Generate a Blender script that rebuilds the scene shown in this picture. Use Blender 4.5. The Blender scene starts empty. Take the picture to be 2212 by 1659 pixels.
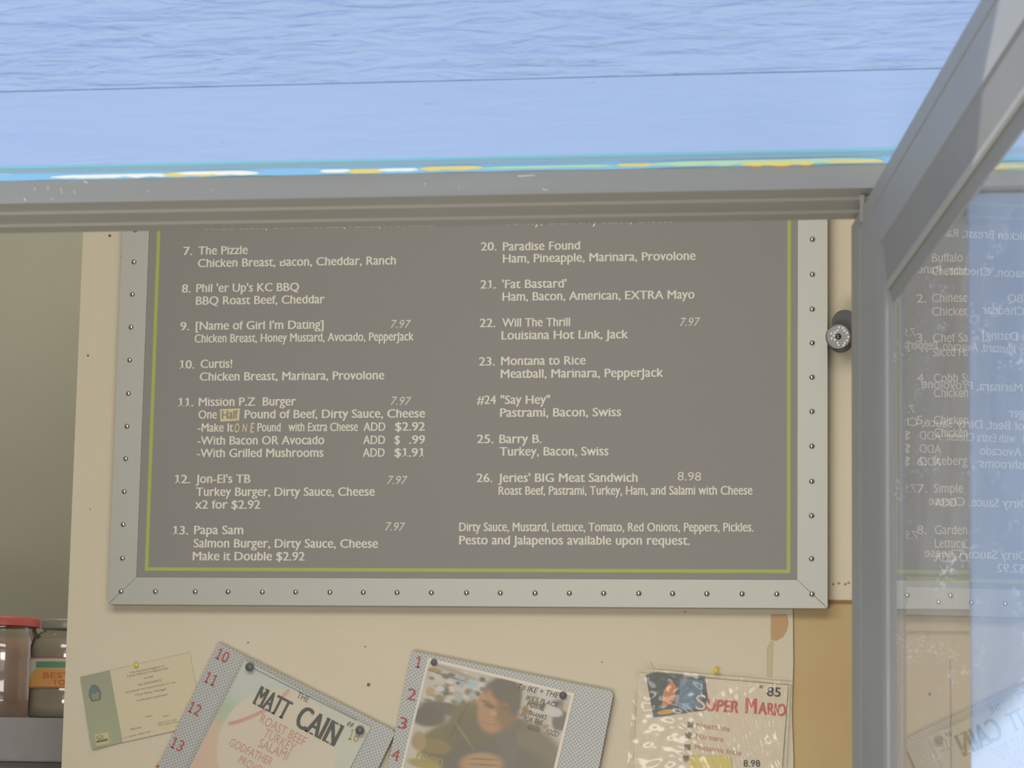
import bpy, bmesh, math, random
import numpy as np
from mathutils import Vector, Matrix, noise
from math import sin, cos, radians, pi, hypot, atan2

# ------------------------------------------------------------------ camera
# world: X right, Y into the shop (wall normal), Z up; camera at the origin, ground at -1.6
FPX, YAW, PITCH, ROLL = 5988.65, 0.16299, 0.14830, 0.016972
CX, CY = 1106.0, 829.5
_f = Vector((-sin(YAW)*cos(PITCH), cos(YAW)*cos(PITCH), sin(PITCH)))
_r = Vector((cos(YAW), sin(YAW), 0)); _u = _r.cross(_f)
RT = _r*cos(ROLL) + _u*sin(ROLL); UP = -_r*sin(ROLL) + _u*cos(ROLL)
scene = bpy.context.scene
cam = bpy.data.objects.new('camera', bpy.data.cameras.new('camera'))
scene.collection.objects.link(cam); scene.camera = cam
cam.matrix_world = Matrix(((RT.x, UP.x, -_f.x, 0), (RT.y, UP.y, -_f.y, 0), (RT.z, UP.z, -_f.z, 0), (0, 0, 0, 1)))
cam.data.sensor_fit = 'HORIZONTAL'; cam.data.sensor_width = 36.0
cam.data.lens = FPX*36.0/2212.0
cam.data.clip_start = 0.05; cam.data.clip_end = 200
cam.data.dof.use_dof = True; cam.data.dof.focus_distance = 3.4; cam.data.dof.aperture_fstop = 45

# ------------------------------------------------------------------ light
scene.view_settings.view_transform = 'Standard'; scene.view_settings.look = 'None'
scene.view_settings.gamma = 1.0; scene.view_settings.use_curve_mapping = False
scene.view_settings.exposure = 0.0
w = bpy.data.worlds.new('sky'); scene.world = w; w.use_nodes = True
wn = w.node_tree
bg = wn.nodes['Background']; bg.inputs['Color'].default_value = (0.92, 0.94, 1.0, 1); bg.inputs['Strength'].default_value = 1.62

def add_light(name, kind, loc, energy, color, **kw):
    d = bpy.data.lights.new(name, kind); o = bpy.data.objects.new(name, d)
    scene.collection.objects.link(o); o.location = loc
    d.energy = energy; d.color = color
    for k, v in kw.items(): setattr(d, k, v)
    return o
def aim(o, target):
    o.rotation_euler = (Vector(target)-o.location).to_track_quat('-Z', 'Y').to_euler()
sun = add_light('sun', 'SUN', (-1, -3, 3), 9, (1.0, 0.96, 0.88), angle=0.009)
SUN_DIR = Vector((0.1, 0.9, -0.5)).normalized()
sun.rotation_euler = SUN_DIR.to_track_quat('-Z', 'Y').to_euler()
l1 = add_light('overhead_fill', 'AREA', (-0.75, 1.95, 1.05), 20, (1.0, 0.96, 0.90), shape='RECTANGLE', size=1.6, size_y=0.5)  # fill light added overhead to lift the interior level, not a fixture
aim(l1, (-0.7, 4.1, 0.1))
l2 = add_light('low_fill', 'AREA', (-0.6, 1.9, -0.42), 13, (1.0, 0.96, 0.90), shape='RECTANGLE', size=0.9, size_y=0.35)  # unseen fill added below the view, stands in for daylight bounce
aim(l2, (-0.5, 4.1, 0.35))

l3 = add_light('rear_room_fill', 'AREA', (-1.7, 4.75, 1.5), 6, (1.0, 0.96, 0.86), shape='RECTANGLE', size=0.8, size_y=0.5)  # fill added to brighten the dark room on the left

D = 4.10          # shop's back wall
YW = 1.47         # outer wall plane
def ray(x, y):
    return RT*((x-CX)/FPX) - UP*((y-CY)/FPX) + _f
def at(x, y, Y):
    r = ray(x, y); return r*(Y/r.y)

# ------------------------------------------------------------------ helpers
def tag(o, label=None, cat=None, group=None, kind=None):
    for k, v in (('label', label), ('category', cat), ('group', group), ('kind', kind)):
        if v: o[k] = v
    return o
def origin_of(p):
    v = Vector((0, 0, 0))
    while p is not None: v += p.location; p = p.parent
    return v
def link(name, me, mat, parent=None, loc=None):
    if mat is not None and len(me.materials) == 0:
        for m in (mat if isinstance(mat, (list, tuple)) else [mat]): me.materials.append(m)
    o = bpy.data.objects.new(name, me); scene.collection.objects.link(o)
    if parent: o.parent = parent
    if loc is not None: o.location = loc
    return o
def empty(name, loc, label=None, cat=None, group=None, kind=None):
    o = bpy.data.objects.new(name, None); scene.collection.objects.link(o)
    o.location = loc; o.empty_display_size = 0.02
    return tag(o, label, cat, group, kind)
class MB:
    """collects world-space faces; build() links them as ONE mesh object"""
    def __init__(s): s.v = []; s.f = []; s.m = []; s.sm = []
    def poly(s, pts, mi=0, smooth=False):
        n = len(s.v); s.v += [Vector(p) for p in pts]; s.f.append(tuple(range(n, n+len(pts)))); s.m.append(mi); s.sm.append(smooth)
    def add(s, vs, fs, mi=0, smooth=False):
        n = len(s.v); s.v += [Vector(p) for p in vs]
        for f in fs: s.f.append(tuple(n+i for i in f)); s.m.append(mi); s.sm.append(smooth)
    def box(s, a, b, mi=0, bev=0.0, mtx=None):
        bm = bmesh.new(); bmesh.ops.create_cube(bm, size=1)
        a = Vector(a); b = Vector(b); c = (a+b)/2; d = b-a
        for v in bm.verts: v.co = Vector((v.co.x*d.x, v.co.y*d.y, v.co.z*d.z)) + c
        if bev: bmesh.ops.bevel(bm, geom=bm.edges[:], offset=bev, segments=2, affect='EDGES')
        if mtx: bm.transform(mtx)
        bm.verts.index_update()
        s.add([v.co for v in bm.verts], [[v.index for v in f.verts] for f in bm.faces], mi); bm.free()
    def lathe(s, prof, base, axis, n=24, mi=0, smooth=True, caps=True):
        axis = Vector(axis).normalized(); q = axis.to_track_quat('Z', 'Y'); base = Vector(base)
        vs = []; fs = []
        for r, h in prof:
            for k in range(n):
                a = 2*pi*k/n; vs.append(base + q @ Vector((r*cos(a), r*sin(a), h)))
        for i in range(len(prof)-1):
            for k in range(n): fs.append((i*n+k, i*n+(k+1) % n, (i+1)*n+(k+1) % n, (i+1)*n+k))
        s.add(vs, fs, mi, smooth)
        if caps:
            s.add([vs[k] for k in range(n)][::-1], [tuple(range(n))], mi)
            s.add(vs[-n:], [tuple(range(n))], mi)
    def sweep_rect(s, prof, corner, mi=0, closed=True):
        """prof: list of anything; corner(p) -> 4 corner points; mitred frame"""
        loops = [corner(p) for p in prof]; vs = [c for L in loops for c in L]; fs = []
        np_ = len(prof)
        for i in range(np_ if closed else np_-1):
            j = (i+1) % np_
            for k in range(4): fs.append((i*4+k, i*4+(k+1) % 4, j*4+(k+1) % 4, j*4+k))
        s.add(vs, fs, mi)
    def build(s, name, mat, parent=None):
        o = origin_of(parent)
        me = bpy.data.meshes.new(name)
        me.from_pydata([tuple(v-o) for v in s.v], [], s.f)
        for p, mi, sm in zip(me.polygons, s.m, s.sm): p.material_index = mi; p.use_smooth = sm
        me.update()
        return link(name, me, mat, parent)

def srgb(r, g, b):
    def c(x):
        x /= 255.0
        return x/12.92 if x <= 0.04045 else ((x+0.055)/1.055)**2.4
    return (c(r), c(g), c(b), 1)
def mat(name, col, rough=0.6, metal=0.0, spec=0.5, bump=None, vary=None, coat=0.0):
    """bump=(scale, strength, dist, stretch vec)   vary=(scale, amount, second colour)"""
    m = bpy.data.materials.new(name); m.use_nodes = True
    nt = m.node_tree; b = nt.nodes['Principled BSDF']
    b.inputs['Base Color'].default_value = col; b.inputs['Roughness'].default_value = rough
    b.inputs['Metallic'].default_value = metal; b.inputs['Specular IOR Level'].default_value = spec
    b.inputs['Coat Weight'].default_value = coat
    tc = nt.nodes.new('ShaderNodeTexCoord')
    if vary:
        mp = nt.nodes.new('ShaderNodeMapping'); nt.links.new(tc.outputs['Object'], mp.inputs['Vector'])
        if len(vary) > 3: mp.inputs['Scale'].default_value = vary[3]
        nz = nt.nodes.new('ShaderNodeTexNoise'); nz.inputs['Scale'].default_value = vary[0]; nz.inputs['Detail'].default_value = 6
        nt.links.new(mp.outputs[0], nz.inputs['Vector'])
        mx = nt.nodes.new('ShaderNodeMix'); mx.data_type = 'RGBA'
        rp = nt.nodes.new('ShaderNodeMapRange'); rp.inputs['From Min'].default_value = 0.35; rp.inputs['From Max'].default_value = 0.7
        rp.inputs['To Max'].default_value = vary[1]
        nt.links.new(nz.outputs['Fac'], rp.inputs['Value']); nt.links.new(rp.outputs[0], mx.inputs['Factor'])
        mx.inputs[6].default_value = col; mx.inputs[7].default_value = vary[2]
        nt.links.new(mx.outputs[2], b.inputs['Base Color'])
    if bump:
        mp = nt.nodes.new('ShaderNodeMapping'); nt.links.new(tc.outputs['Object'], mp.inputs['Vector'])
        if len(bump) > 3: mp.inputs['Scale'].default_value = bump[3]
        nz = nt.nodes.new('ShaderNodeTexNoise'); nz.inputs['Scale'].default_value = bump[0]; nz.inputs['Detail'].default_value = 8
        nt.links.new(mp.outputs[0], nz.inputs['Vector'])
        bp = nt.nodes.new('ShaderNodeBump'); bp.inputs['Strength'].default_value = bump[1]; bp.inputs['Distance'].default_value = bump[2]
        nt.links.new(nz.outputs['Fac'], bp.inputs['Height']); nt.links.new(bp.outputs[0], b.inputs['Normal'])
    return m
def painted(name, rough=0.55):
    """base colour read from the colour attribute 'paint' (flat prints)"""
    m = mat(name, (1, 1, 1, 1), rough); nt = m.node_tree
    a = nt.nodes.new('ShaderNodeAttribute'); a.attribute_name = 'paint'
    nt.links.new(a.outputs['Color'], nt.nodes['Principled BSDF'].inputs['Base Color']); return m

# ------------------------------------------------------------------ materials
CREAM = srgb(216, 205, 182)
M_wall = mat('cream_wall_paint', CREAM, 0.75, bump=(140, 0.25, 0.002), vary=(2.2, 0.6, srgb(209, 197, 168)))
M_tan = mat('bare_tan_board', srgb(198, 172, 126), 0.8, bump=(60, 0.2, 0.002), vary=(7, 0.6, srgb(186, 158, 110)))
M_back = mat('grey_green_room_wall', srgb(176, 176, 160), 0.8, vary=(2, 0.5, srgb(160, 158, 142)))
M_silver = mat('brushed_silver_frame', srgb(182, 181, 172), 0.5, 0.25, bump=(60, 0.08, 0.001, (1, 1, 30)))
M_board = mat('charcoal_menu_panel', srgb(140, 138, 133), 0.6, vary=(900, 0.5, srgb(134, 132, 128)))
M_gap = mat('dark_gap', srgb(70, 70, 68), 0.8)
M_green = mat('lime_green_line', srgb(166, 180, 90), 0.6)
M_text = mat('off_white_lettering', srgb(226, 220, 204), 0.6)
M_price = mat('pale_price_lettering', srgb(222, 211, 196), 0.6)
M_rivet = mat('chrome_rivet', (0.75, 0.74, 0.70, 1), 0.13, 1.0)
M_blue = mat('sky_blue_paint', srgb(172, 197, 236), 0.6)
M_teal = mat('teal_paint', srgb(128, 200, 214), 0.6)
M_lblue = mat('pale_blue_paint', srgb(140, 196, 232), 0.6)
M_slate = mat('grey_blue_caulk', srgb(140, 172, 196), 0.7, vary=(30, 0.7, srgb(150, 176, 172), (1, 1, 6)))
M_yel = mat('yellow_paint', srgb(240, 214, 120), 0.6)
M_white = mat('white_paint', srgb(250, 247, 232), 0.6)
M_mint = mat('pale_green_paint', srgb(190, 222, 178), 0.6)
M_alu = mat('grey_aluminium', srgb(152, 150, 143), 0.5, 0.1, bump=(50, 0.06, 0.001, (1, 1, 8)), vary=(6, 0.6, srgb(140, 137, 128), (1, 1, 10)))
M_alud = mat('dark_aluminium', srgb(134, 131, 122), 0.55, 0.1, vary=(8, 0.5, srgb(122, 118, 108)))
M_sash = mat('sash_aluminium', srgb(148, 147, 143), 0.5, 0.1, vary=(9, 0.6, srgb(134, 132, 126)))
M_sashd = mat('sash_gasket', srgb(122, 120, 116), 0.7)
M_conc = mat('pavement_concrete', srgb(190, 184, 172), 0.85, vary=(3, 0.6, srgb(160, 156, 148)))
M_ceil = mat('white_ceiling', srgb(225, 220, 205), 0.8)
M_floor = mat('shop_floor_tile', srgb(150, 140, 124), 0.6)
M_black = mat('dark_plastic', srgb(88, 88, 86), 0.5, spec=0.3)
M_pin = mat('dark_pin_plastic', srgb(104, 104, 104), 0.35)
M_ypin = mat('yellow_pin_plastic', srgb(236, 208, 60), 0.3)
M_num = mat('red_number_ink', srgb(176, 96, 92), 0.7)
M_ink = mat('dark_ink', srgb(84, 86, 84), 0.7)
M_paper = mat('white_paper', srgb(224, 212, 192), 0.7)
M_scuff = mat('scuff_mark', srgb(120, 108, 88), 0.8)

# plank paint: blue with rough sawn relief
def plank_mat(name, rough_amt):
    m = mat(name, srgb(170, 196, 238), 0.6); nt = m.node_tree; b = nt.nodes['Principled BSDF']
    tc = nt.nodes.new('ShaderNodeTexCoord')
    mp = nt.nodes.new('ShaderNodeMapping'); mp.inputs['Scale'].default_value = (14, 60, 95); nt.links.new(tc.outputs['Object'], mp.inputs['Vector'])
    n1 = nt.nodes.new('ShaderNodeTexNoise'); n1.inputs['Scale'].default_value = 1.6; n1.inputs['Detail'].default_value = 7; n1.inputs['Distortion'].default_value = 0.9
    nt.links.new(mp.outputs[0], n1.inputs['Vector'])
    mp2 = nt.nodes.new('ShaderNodeMapping'); mp2.inputs['Scale'].default_value = (7, 7, 34); nt.links.new(tc.outputs['Object'], mp2.inputs['Vector'])
    n2 = nt.nodes.new('ShaderNodeTexNoise'); n2.inputs['Scale'].default_value = 2.0; n2.inputs['Detail'].default_value = 4
    nt.links.new(mp2.outputs[0], n2.inputs['Vector'])
    mu = nt.nodes.new('ShaderNodeMath'); mu.operation = 'MULTIPLY'; nt.links.new(n1.outputs['Fac'], mu.inputs[0]); nt.links.new(n2.outputs['Fac'], mu.inputs[1])
    bp = nt.nodes.new('ShaderNodeBump'); bp.inputs['Strength'].default_value = 1.0; bp.inputs['Distance'].default_value = 0.006*rough_amt
    nt.links.new(mu.outputs[0], bp.inputs['Height']); nt.links.new(bp.outputs[0], b.inputs['Normal'])
    # worn flecks where the paint is gone
    mp3 = nt.nodes.new('ShaderNodeMapping'); mp3.inputs['Scale'].default_value = (28, 28, 130); nt.links.new(tc.outputs['Object'], mp3.inputs['Vector'])
    n3 = nt.nodes.new('ShaderNodeTexNoise'); n3.inputs['Scale'].default_value = 1.7; n3.inputs['Detail'].default_value = 5
    nt.links.new(mp3.outputs[0], n3.inputs['Vector'])
    cr = nt.nodes.new('ShaderNodeMapRange'); cr.inputs['From Min'].default_value = 0.69-0.05*rough_amt; cr.inputs['From Max'].default_value = 0.78; cr.inputs['To Max'].default_value = 0.75
    nt.links.new(n3.outputs['Fac'], cr.inputs['Value'])
    n4 = nt.nodes.new('ShaderNodeTexNoise'); n4.inputs['Scale'].default_value = 5; n4.inputs['Detail'].default_value = 3
    nt.links.new(tc.outputs['Object'], n4.inputs['Vector'])
    m1 = nt.nodes.new('ShaderNodeMix'); m1.data_type = 'RGBA'; m1.inputs[6].default_value = srgb(166, 188, 226); m1.inputs[7].default_value = srgb(174, 197, 227)
    nt.links.new(n4.outputs['Fac'], m1.inputs['Factor'])
    m2 = nt.nodes.new('ShaderNodeMix'); m2.data_type = 'RGBA'; nt.links.new(m1.outputs[2], m2.inputs[6]); m2.inputs[7].default_value = srgb(140, 146, 160)
    nt.links.new(cr.outputs[0], m2.inputs['Factor']); nt.links.new(m2.outputs[2], b.inputs['Base Color'])
    return m
M_plank_rough = plank_mat('rough_blue_plank', 1.0)
M_plank_smooth = plank_mat('smooth_blue_plank', 0.16)

# dusty window glass: clear pane with true reflection at glancing angles, and dust
def glass_mat():
    m = bpy.data.materials.new('dusty_glass'); m.use_nodes = True; nt = m.node_tree
    for n in list(nt.nodes):
        if n.type != 'OUTPUT_MATERIAL': nt.nodes.remove(n)
    out = nt.nodes['Material Output']
    tr = nt.nodes.new('ShaderNodeBsdfTransparent'); gl = nt.nodes.new('ShaderNodeBsdfGlossy'); gl.inputs['Roughness'].default_value = 0.0
    lw = nt.nodes.new('ShaderNodeLayerWeight'); pw = nt.nodes.new('ShaderNodeMath'); pw.operation = 'POWER'; pw.inputs[1].default_value = 5.0
    lw.inputs['Blend'].default_value = 0.5; nt.links.new(lw.outputs['Facing'], pw.inputs[0])
    fr = nt.nodes.new('ShaderNodeMath'); fr.operation = 'MULTIPLY_ADD'; fr.inputs[1].default_value = 0.93; fr.inputs[2].default_value = 0.07; nt.links.new(pw.outputs[0], fr.inputs[0])
    mx = nt.nodes.new('ShaderNodeMixShader'); nt.links.new(fr.outputs[0], mx.inputs[0]); nt.links.new(tr.outputs[0], mx.inputs[1]); nt.links.new(gl.outputs[0], mx.inputs[2])
    df = nt.nodes.new('ShaderNodeBsdfDiffuse'); df.inputs['Color'].default_value = (0.72, 0.74, 0.75, 1)
    tl = nt.nodes.new('ShaderNodeBsdfTranslucent'); tl.inputs['Color'].default_value = (0.72, 0.74, 0.75, 1)
    ad = nt.nodes.new('ShaderNodeMixShader'); ad.inputs[0].default_value = 0.5; nt.links.new(df.outputs[0], ad.inputs[1]); nt.links.new(tl.outputs[0], ad.inputs[2])
    tc = nt.nodes.new('ShaderNodeTexCoord')
    # in the pane's plane: object Y/Z
    n1 = nt.nodes.new('ShaderNodeTexNoise'); n1.inputs['Scale'].default_value = 9; n1.inputs['Detail'].default_value = 8; n1.inputs['Roughness'].default_value = 0.7
    nt.links.new(tc.outputs['Object'], n1.inputs['Vector'])
    r1 = nt.nodes.new('ShaderNodeMapRange'); r1.inputs['From Min'].default_value = 0.35; r1.inputs['From Max'].default_value = 0.75
    r1.inputs['To Min'].default_value = 0.05; r1.inputs['To Max'].default_value = 0.18
    nt.links.new(n1.outputs['Fac'], r1.inputs['Value'])
    mp = nt.nodes.new('ShaderNodeMapping'); mp.inputs['Scale'].default_value = (1, 0.17, 1.0); nt.links.new(tc.outputs['Object'], mp.inputs['Vector'])
    vo = nt.nodes.new('ShaderNodeTexVoronoi'); vo.inputs['Scale'].default_value = 620; nt.links.new(mp.outputs[0], vo.inputs['Vector'])
    n2 = nt.nodes.new('ShaderNodeTexNoise'); n2.inputs['Scale'].default_value = 60; nt.links.new(mp.outputs[0], n2.inputs['Vector'])
    th = nt.nodes.new('ShaderNodeMapRange'); th.inputs['From Min'].default_value = 0.43; th.inputs['From Max'].default_value = 0.75; th.inputs['To Min'].default_value = 0.0; th.inputs['To Max'].default_value = 0.36
    nt.links.new(n2.outputs['Fac'], th.inputs['Value'])
    lt = nt.nodes.new('ShaderNodeMath'); lt.operation = 'LESS_THAN'; nt.links.new(vo.outputs['Distance'], lt.inputs[0]); nt.links.new(th.outputs[0], lt.inputs[1])
    ml = nt.nodes.new('ShaderNodeMath'); ml.operation = 'MULTIPLY'; ml.inputs[1].default_value = 0.55; nt.links.new(lt.outputs[0], ml.inputs[0])
    sm = nt.nodes.new('ShaderNodeMath'); sm.operation = 'ADD'; sm.use_clamp = True; nt.links.new(r1.outputs[0], sm.inputs[0]); nt.links.new(ml.outputs[0], sm.inputs[1])
    fin = nt.nodes.new('ShaderNodeMixShader'); nt.links.new(sm.outputs[0], fin.inputs[0]); nt.links.new(mx.outputs[0], fin.inputs[1]); nt.links.new(ad.outputs[0], fin.inputs[2])
    nt.links.new(fin.outputs[0], out.inputs[0])
    return m
M_glass = glass_mat()

def film_mat(name, fac=0.10, rough=0.12, tint=(0.97, 0.96, 0.93)):
    m = bpy.data.materials.new(name); m.use_nodes = True; nt = m.node_tree
    for n in list(nt.nodes):
        if n.type != 'OUTPUT_MATERIAL': nt.nodes.remove(n)
    tr = nt.nodes.new('ShaderNodeBsdfTransparent'); tr.inputs['Color'].default_value = (*tint, 1)
    gl = nt.nodes.new('ShaderNodeBsdfGlossy'); gl.inputs['Roughness'].default_value = rough
    lw = nt.nodes.new('ShaderNodeLayerWeight'); lw.inputs['Blend'].default_value = 0.12
    ad = nt.nodes.new('ShaderNodeMath'); ad.operation = 'ADD'; ad.inputs[1].default_value = fac; ad.use_clamp = True
    nt.links.new(lw.outputs['Fresnel'], ad.inputs[0])
    mx = nt.nodes.new('ShaderNodeMixShader'); nt.links.new(ad.outputs[0], mx.inputs[0]); nt.links.new(tr.outputs[0], mx.inputs[1]); nt.links.new(gl.outputs[0], mx.inputs[2])
    nt.links.new(mx.outputs[0], nt.nodes['Material Output'].inputs[0]); return m
M_film = film_mat('clear_plastic_film', 0.012, 0.18); M_film2 = film_mat('crinkled_plastic_film', 0.025, 0.14)
M_jar = film_mat('clear_jar_plastic', 0.08, 0.08, (0.94, 0.93, 0.90))

# ------------------------------------------------------------------ setting: shop interior
fl = MB(); fl.box((-3.5, 1.62, -1.7), (3.2, 5.9, -1.6)); tag(fl.build('floor', M_floor), kind='structure')
ce = MB(); ce.box((-3.5, 1.62, 1.6), (3.2, 5.9, 1.7)); tag(ce.build('ceiling', M_ceil), kind='structure')
pv = MB(); pv.box((-12, -14, -1.7), (12, 1.62, -1.6)); tag(pv.build('floor_pavement', M_conc), kind='structure')
wr = MB(); wr.box((3.2, 1.62, -1.7), (3.3, 5.9, 1.7)); tag(wr.build('wall_right', M_wall), kind='structure')
wl = MB(); wl.box((-3.6, 1.62, -1.7), (-3.5, 5.9, 1.7)); tag(wl.build('wall_left', M_back), kind='structure')
wf = MB(); wf.box((-3.5, 5.4, -1.7), (-0.6, 5.5, 1.7)); tag(wf.build('wall_rear', M_back), kind='structure')

# back wall: bare tan board with a cream sheet over it; its left end slants a touch like in the photo
xl_t = at(179, 505, D).x; xl_b = at(133, 1650, D).x
WB = empty('wall_back', (xl_b, D, -1.6), kind='structure')
def xat(z):   # left end of the wall at height z
    z1 = at(179, 505, D).z; z2 = at(133, 1650, D).z
    return xl_b + (xl_t-xl_b)*(z-z2)/(z1-z2) if False else xl_b + (xl_t-xl_b)*max(0, min(1, (z-z2)/(z1-z2)))
b = MB(); b.box((xl_b+0.002, D+0.006, -1.6), (3.2, D+0.12, 1.6)); b.build('tan_board', M_tan, WB)
xr = at(1712, 1500, D).x; zt = at(1712, 1315, D).z; zt2 = at(1820, 1297, D).z; xr2 = 3.2
def prism(mb, pts, y0, y1, mi=0):   # pts (x,z) polygon, counter-clockwise seen from the camera
    n = len(pts); vs = [(x, y0, z) for x, z in pts] + [(x, y1, z) for x, z in pts]
    mb.add(vs, [tuple(range(n)), tuple(range(2*n-1, n-1, -1))] + [(i, i+n, (i+1) % n+n, (i+1) % n) for i in range(n)], mi)
s = MB()
edge = [(at(1712, 1659, D).x-0.001, -1.6), (xr, zt-0.30), (xr+0.0015, zt-0.22), (xr-0.001, zt-0.15), (xr+0.001, zt-0.08), (xr, zt2)]
prism(s, [(xl_b, -1.6)] + edge + [(at(1803, 1297, D).x, zt2+0.001), (at(1820, 1297, D).x, zt2-0.002), (at(1850, 1297, D).x, zt2), (3.2, zt2), (3.2, 1.6), (xl_b, 1.6)], D, D+0.006)
s.build('cream_sheet', M_wall, WB)
# grubby torn edge strip at the top of the bare part, joint lines in the tan board
t = MB()
for (x0, y0, x1, y1) in ((1791, 1296, 1845, 1301), (1955, 1364, 2110, 1367)):
    p = at(x0, y0, D-0.0015); q = at(x1, y1, D-0.0015); t.box((p.x, D-0.0015, q.z), (q.x, D+0.004, p.z))
p = at(2052, 1425, D); t.box((p.x-0.001, D+0.0035, p.z-0.25), (p.x+0.001, D+0.0065, p.z))
t.build('board_seam', mat('brown_seam', srgb(150, 118, 82), 0.8), WB)
# torn patch and drip stain
pt = [(1665, 1327), (1700, 1327), (1703, 1345), (1699, 1363), (1690, 1377), (1676, 1384), (1665, 1381)]
m_ = MB(); m_.poly([at(x, y, D-0.0006) for x, y in pt][::-1]); m_.build('torn_patch', mat('torn_brown_card', srgb(194, 160, 118), 0.85), WB)
m_ = MB(); m_.poly([at(x, y, D-0.0005) for x, y in ((1664, 1384), (1671, 1384), (1668, 1463), (1656, 1463), (1656, 1400))][::-1]); m_.build('drip_stain', mat('drip_stain', srgb(198, 185, 152), 0.8), WB)
for x, y, r in ((190, 768, 2.6), (237, 509, 3.5), (796, 1479, 4.0), (536, 1388, 1.8), (789, 1397, 1.6), (1480, 1322, 1.6), (1300, 1430, 1.4), (262, 556, 1.2), (195, 1100, 1.2)):
    m_ = MB(); m_.lathe([(r*D/FPX, 0), (r*D/FPX*0.8, 0.0015)], at(x, y, D), (0, -1, 0), 10); m_.build('nail_head', M_scuff, WB)
m_ = MB()
for x, y in ((1800, 1262), (1812, 1260), (1826, 1262), (1833, 1259)):
    m_.lathe([(3*D/FPX, 0), (2*D/FPX, 0.0006)], at(x, y, D), (0, -1, 0), 9)
m_.build('brown_smear', mat('brown_smear', srgb(170, 140, 108), 0.8), WB)

# ------------------------------------------------------------------ outer wall, planks, window
WFR = empty('wall_front', (-1.2, YW, -1.6), kind='structure')
OL, OR_, OB = -0.95, at(2092, 900, YW+0.02).x, -0.62      # window opening
zh = at(700, 375, YW).z                                  # top of the head frame
zg0 = at(0, 196, YW); zg1 = at(1960, 152, YW)
sh = MB()
sh.box((-3.6, YW+0.02, zh-0.004), (3.3, YW+0.075, 1.7)); sh.box((-3.6, YW+0.02, -1.7), (OL, YW+0.15, zh-0.004))
sh.box((OL, YW+0.02, -1.7), (3.3, YW+0.15, OB)); sh.box((OR_+0.002, YW+0.03, OB), (3.3, YW+0.15, zh-0.004))
sh.build('sheathing', M_blue, WFR)
def plank(x0, z0, x1, z1, m, y0=YW, tilt=0.0, amp=0.0, seed=1):
    """a weather board, its face a fine relief grid"""
    mb = MB(); nx, nz = 60, 8; random.seed(seed)
    def P(i, k):
        x = x0+(x1-x0)*i/nx; z = z0+(z1-z0)*k/nz + tilt*x
        return Vector((x, y0 - amp*noise.noise(Vector((x*9, z*70, seed))), z))
    vs = [P(i, k) for k in range(nz+1) for i in range(nx+1)]
    fs = [(k*(nx+1)+i, k*(nx+1)+i+1, (k+1)*(nx+1)+i+1, (k+1)*(nx+1)+i) for k in range(nz) for i in range(nx)]
    mb.add(vs, fs, 0, True)
    for k, s_ in ((0, 1), (nz, -1)):
        for i in range(nx):
            a, c = P(i, k), P(i+1, k); q = [a, Vector((a.x, y0+0.022, a.z)), Vector((c.x, y0+0.022, c.z)), c]
            mb.poly(q if s_ > 0 else q[::-1])
    return mb.build('plank', m, WFR)
zgr = at(980, 174, YW).z; zlb = at(700, 345, YW).z
plank(-3.6, zlb, 3.3, zgr-0.0002, M_plank_smooth, YW, 0, 0.0006, 3)
for k in range(5):
    plank(-3.6, zgr+0.0002+k*0.145, 3.3, zgr+(k+1)*0.145, M_plank_rough, YW-0.0008, 0, 0.0016, 7+k)
for z0, z1 in ((-1.7, -1.5), (-1.499, -1.35), (-1.349, -1.2), (-1.199, -1.05), (-1.049, -0.9), (-0.899, -0.75), (-0.749, OB)):
    plank(-3.6, z0, 3.3, z1, M_plank_rough, YW, 0, 0.0016, int(-z0*100))
for k in range(7):
    z0 = OB+k*0.135; z1 = min(OB+(k+1)*0.135, zlb)
    if z1 > z0: 
        mb = MB(); mb.box((-3.6, YW, z0+0.001), (OL, YW+0.02, z1)); mb.build('plank', M_plank_smooth, WFR)
# blue jamb board on the right of the opening, beneath the head
jb = MB(); jb.box((OR_, YW+0.012, OB), (OR_+0.30, YW+0.13, at(2100, 448, YW+0.03).z+0.004), bev=0.001); jb.build('jamb_board', mat('jamb_blue_paint', srgb(146, 172, 208), 0.6, vary=(14, 0.5, srgb(152, 182, 214))), WFR)
jb = MB(); jb.box((OR_+0.301, YW+0.002, OB), (3.3, YW+0.03, zlb)); jb.build('plank', M_plank_smooth, WFR)

# bands of old paint and caulk between lowest board and window head
def band(name, ya, yb, y0, y1, m, seed=0, jag=0.0, x0=-3.0, x1=1.5, jt=0.0):
    """strip between picture rows ya..yb (read at column 700)"""
    za, zb = at(700, ya, y0).z, at(700, yb, y0).z
    mb = MB(); n = 420; top = []; bot = []
    for i in range(n+1):
        x = x0+(x1-x0)*i/n
        top.append((x, za+jt*noise.noise(Vector((x*60, seed+5, 0))))); bot.append((x, zb+jag*(noise.noise(Vector((x*24, seed, 0)))+0.5*noise.noise(Vector((x*110, seed, 3))))))
    vs = [(x, y0, z) for x, z in top]+[(x, y0, z) for x, z in bot]+[(x, y1, z) for x, z in bot]
    k = n+1
    for i in range(n):
        mb.add([vs[i], vs[i+1], vs[k+i+1], vs[k+i]], [(0, 3, 2, 1)]); mb.add([vs[k+i], vs[k+i+1], vs[2*k+i+1], vs[2*k+i]], [(0, 3, 2, 1)])
    return mb.build(name, m, TR)
TR = empty('trim_1', (-1.0, YW, zlb), kind='structure')
band('teal_edge', 342, 350, YW+0.0006, YW+0.012, M_teal, 1, 0.0003, jt=0.0006)
band('caulk_bead', 349, 361, YW+0.0014, YW+0.014, M_slate, 2, 0.0002)
band('pale_blue_edge', 359, 376.5, YW+0.0020, YW+0.016, M_lblue, 3, 0.0004)
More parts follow.
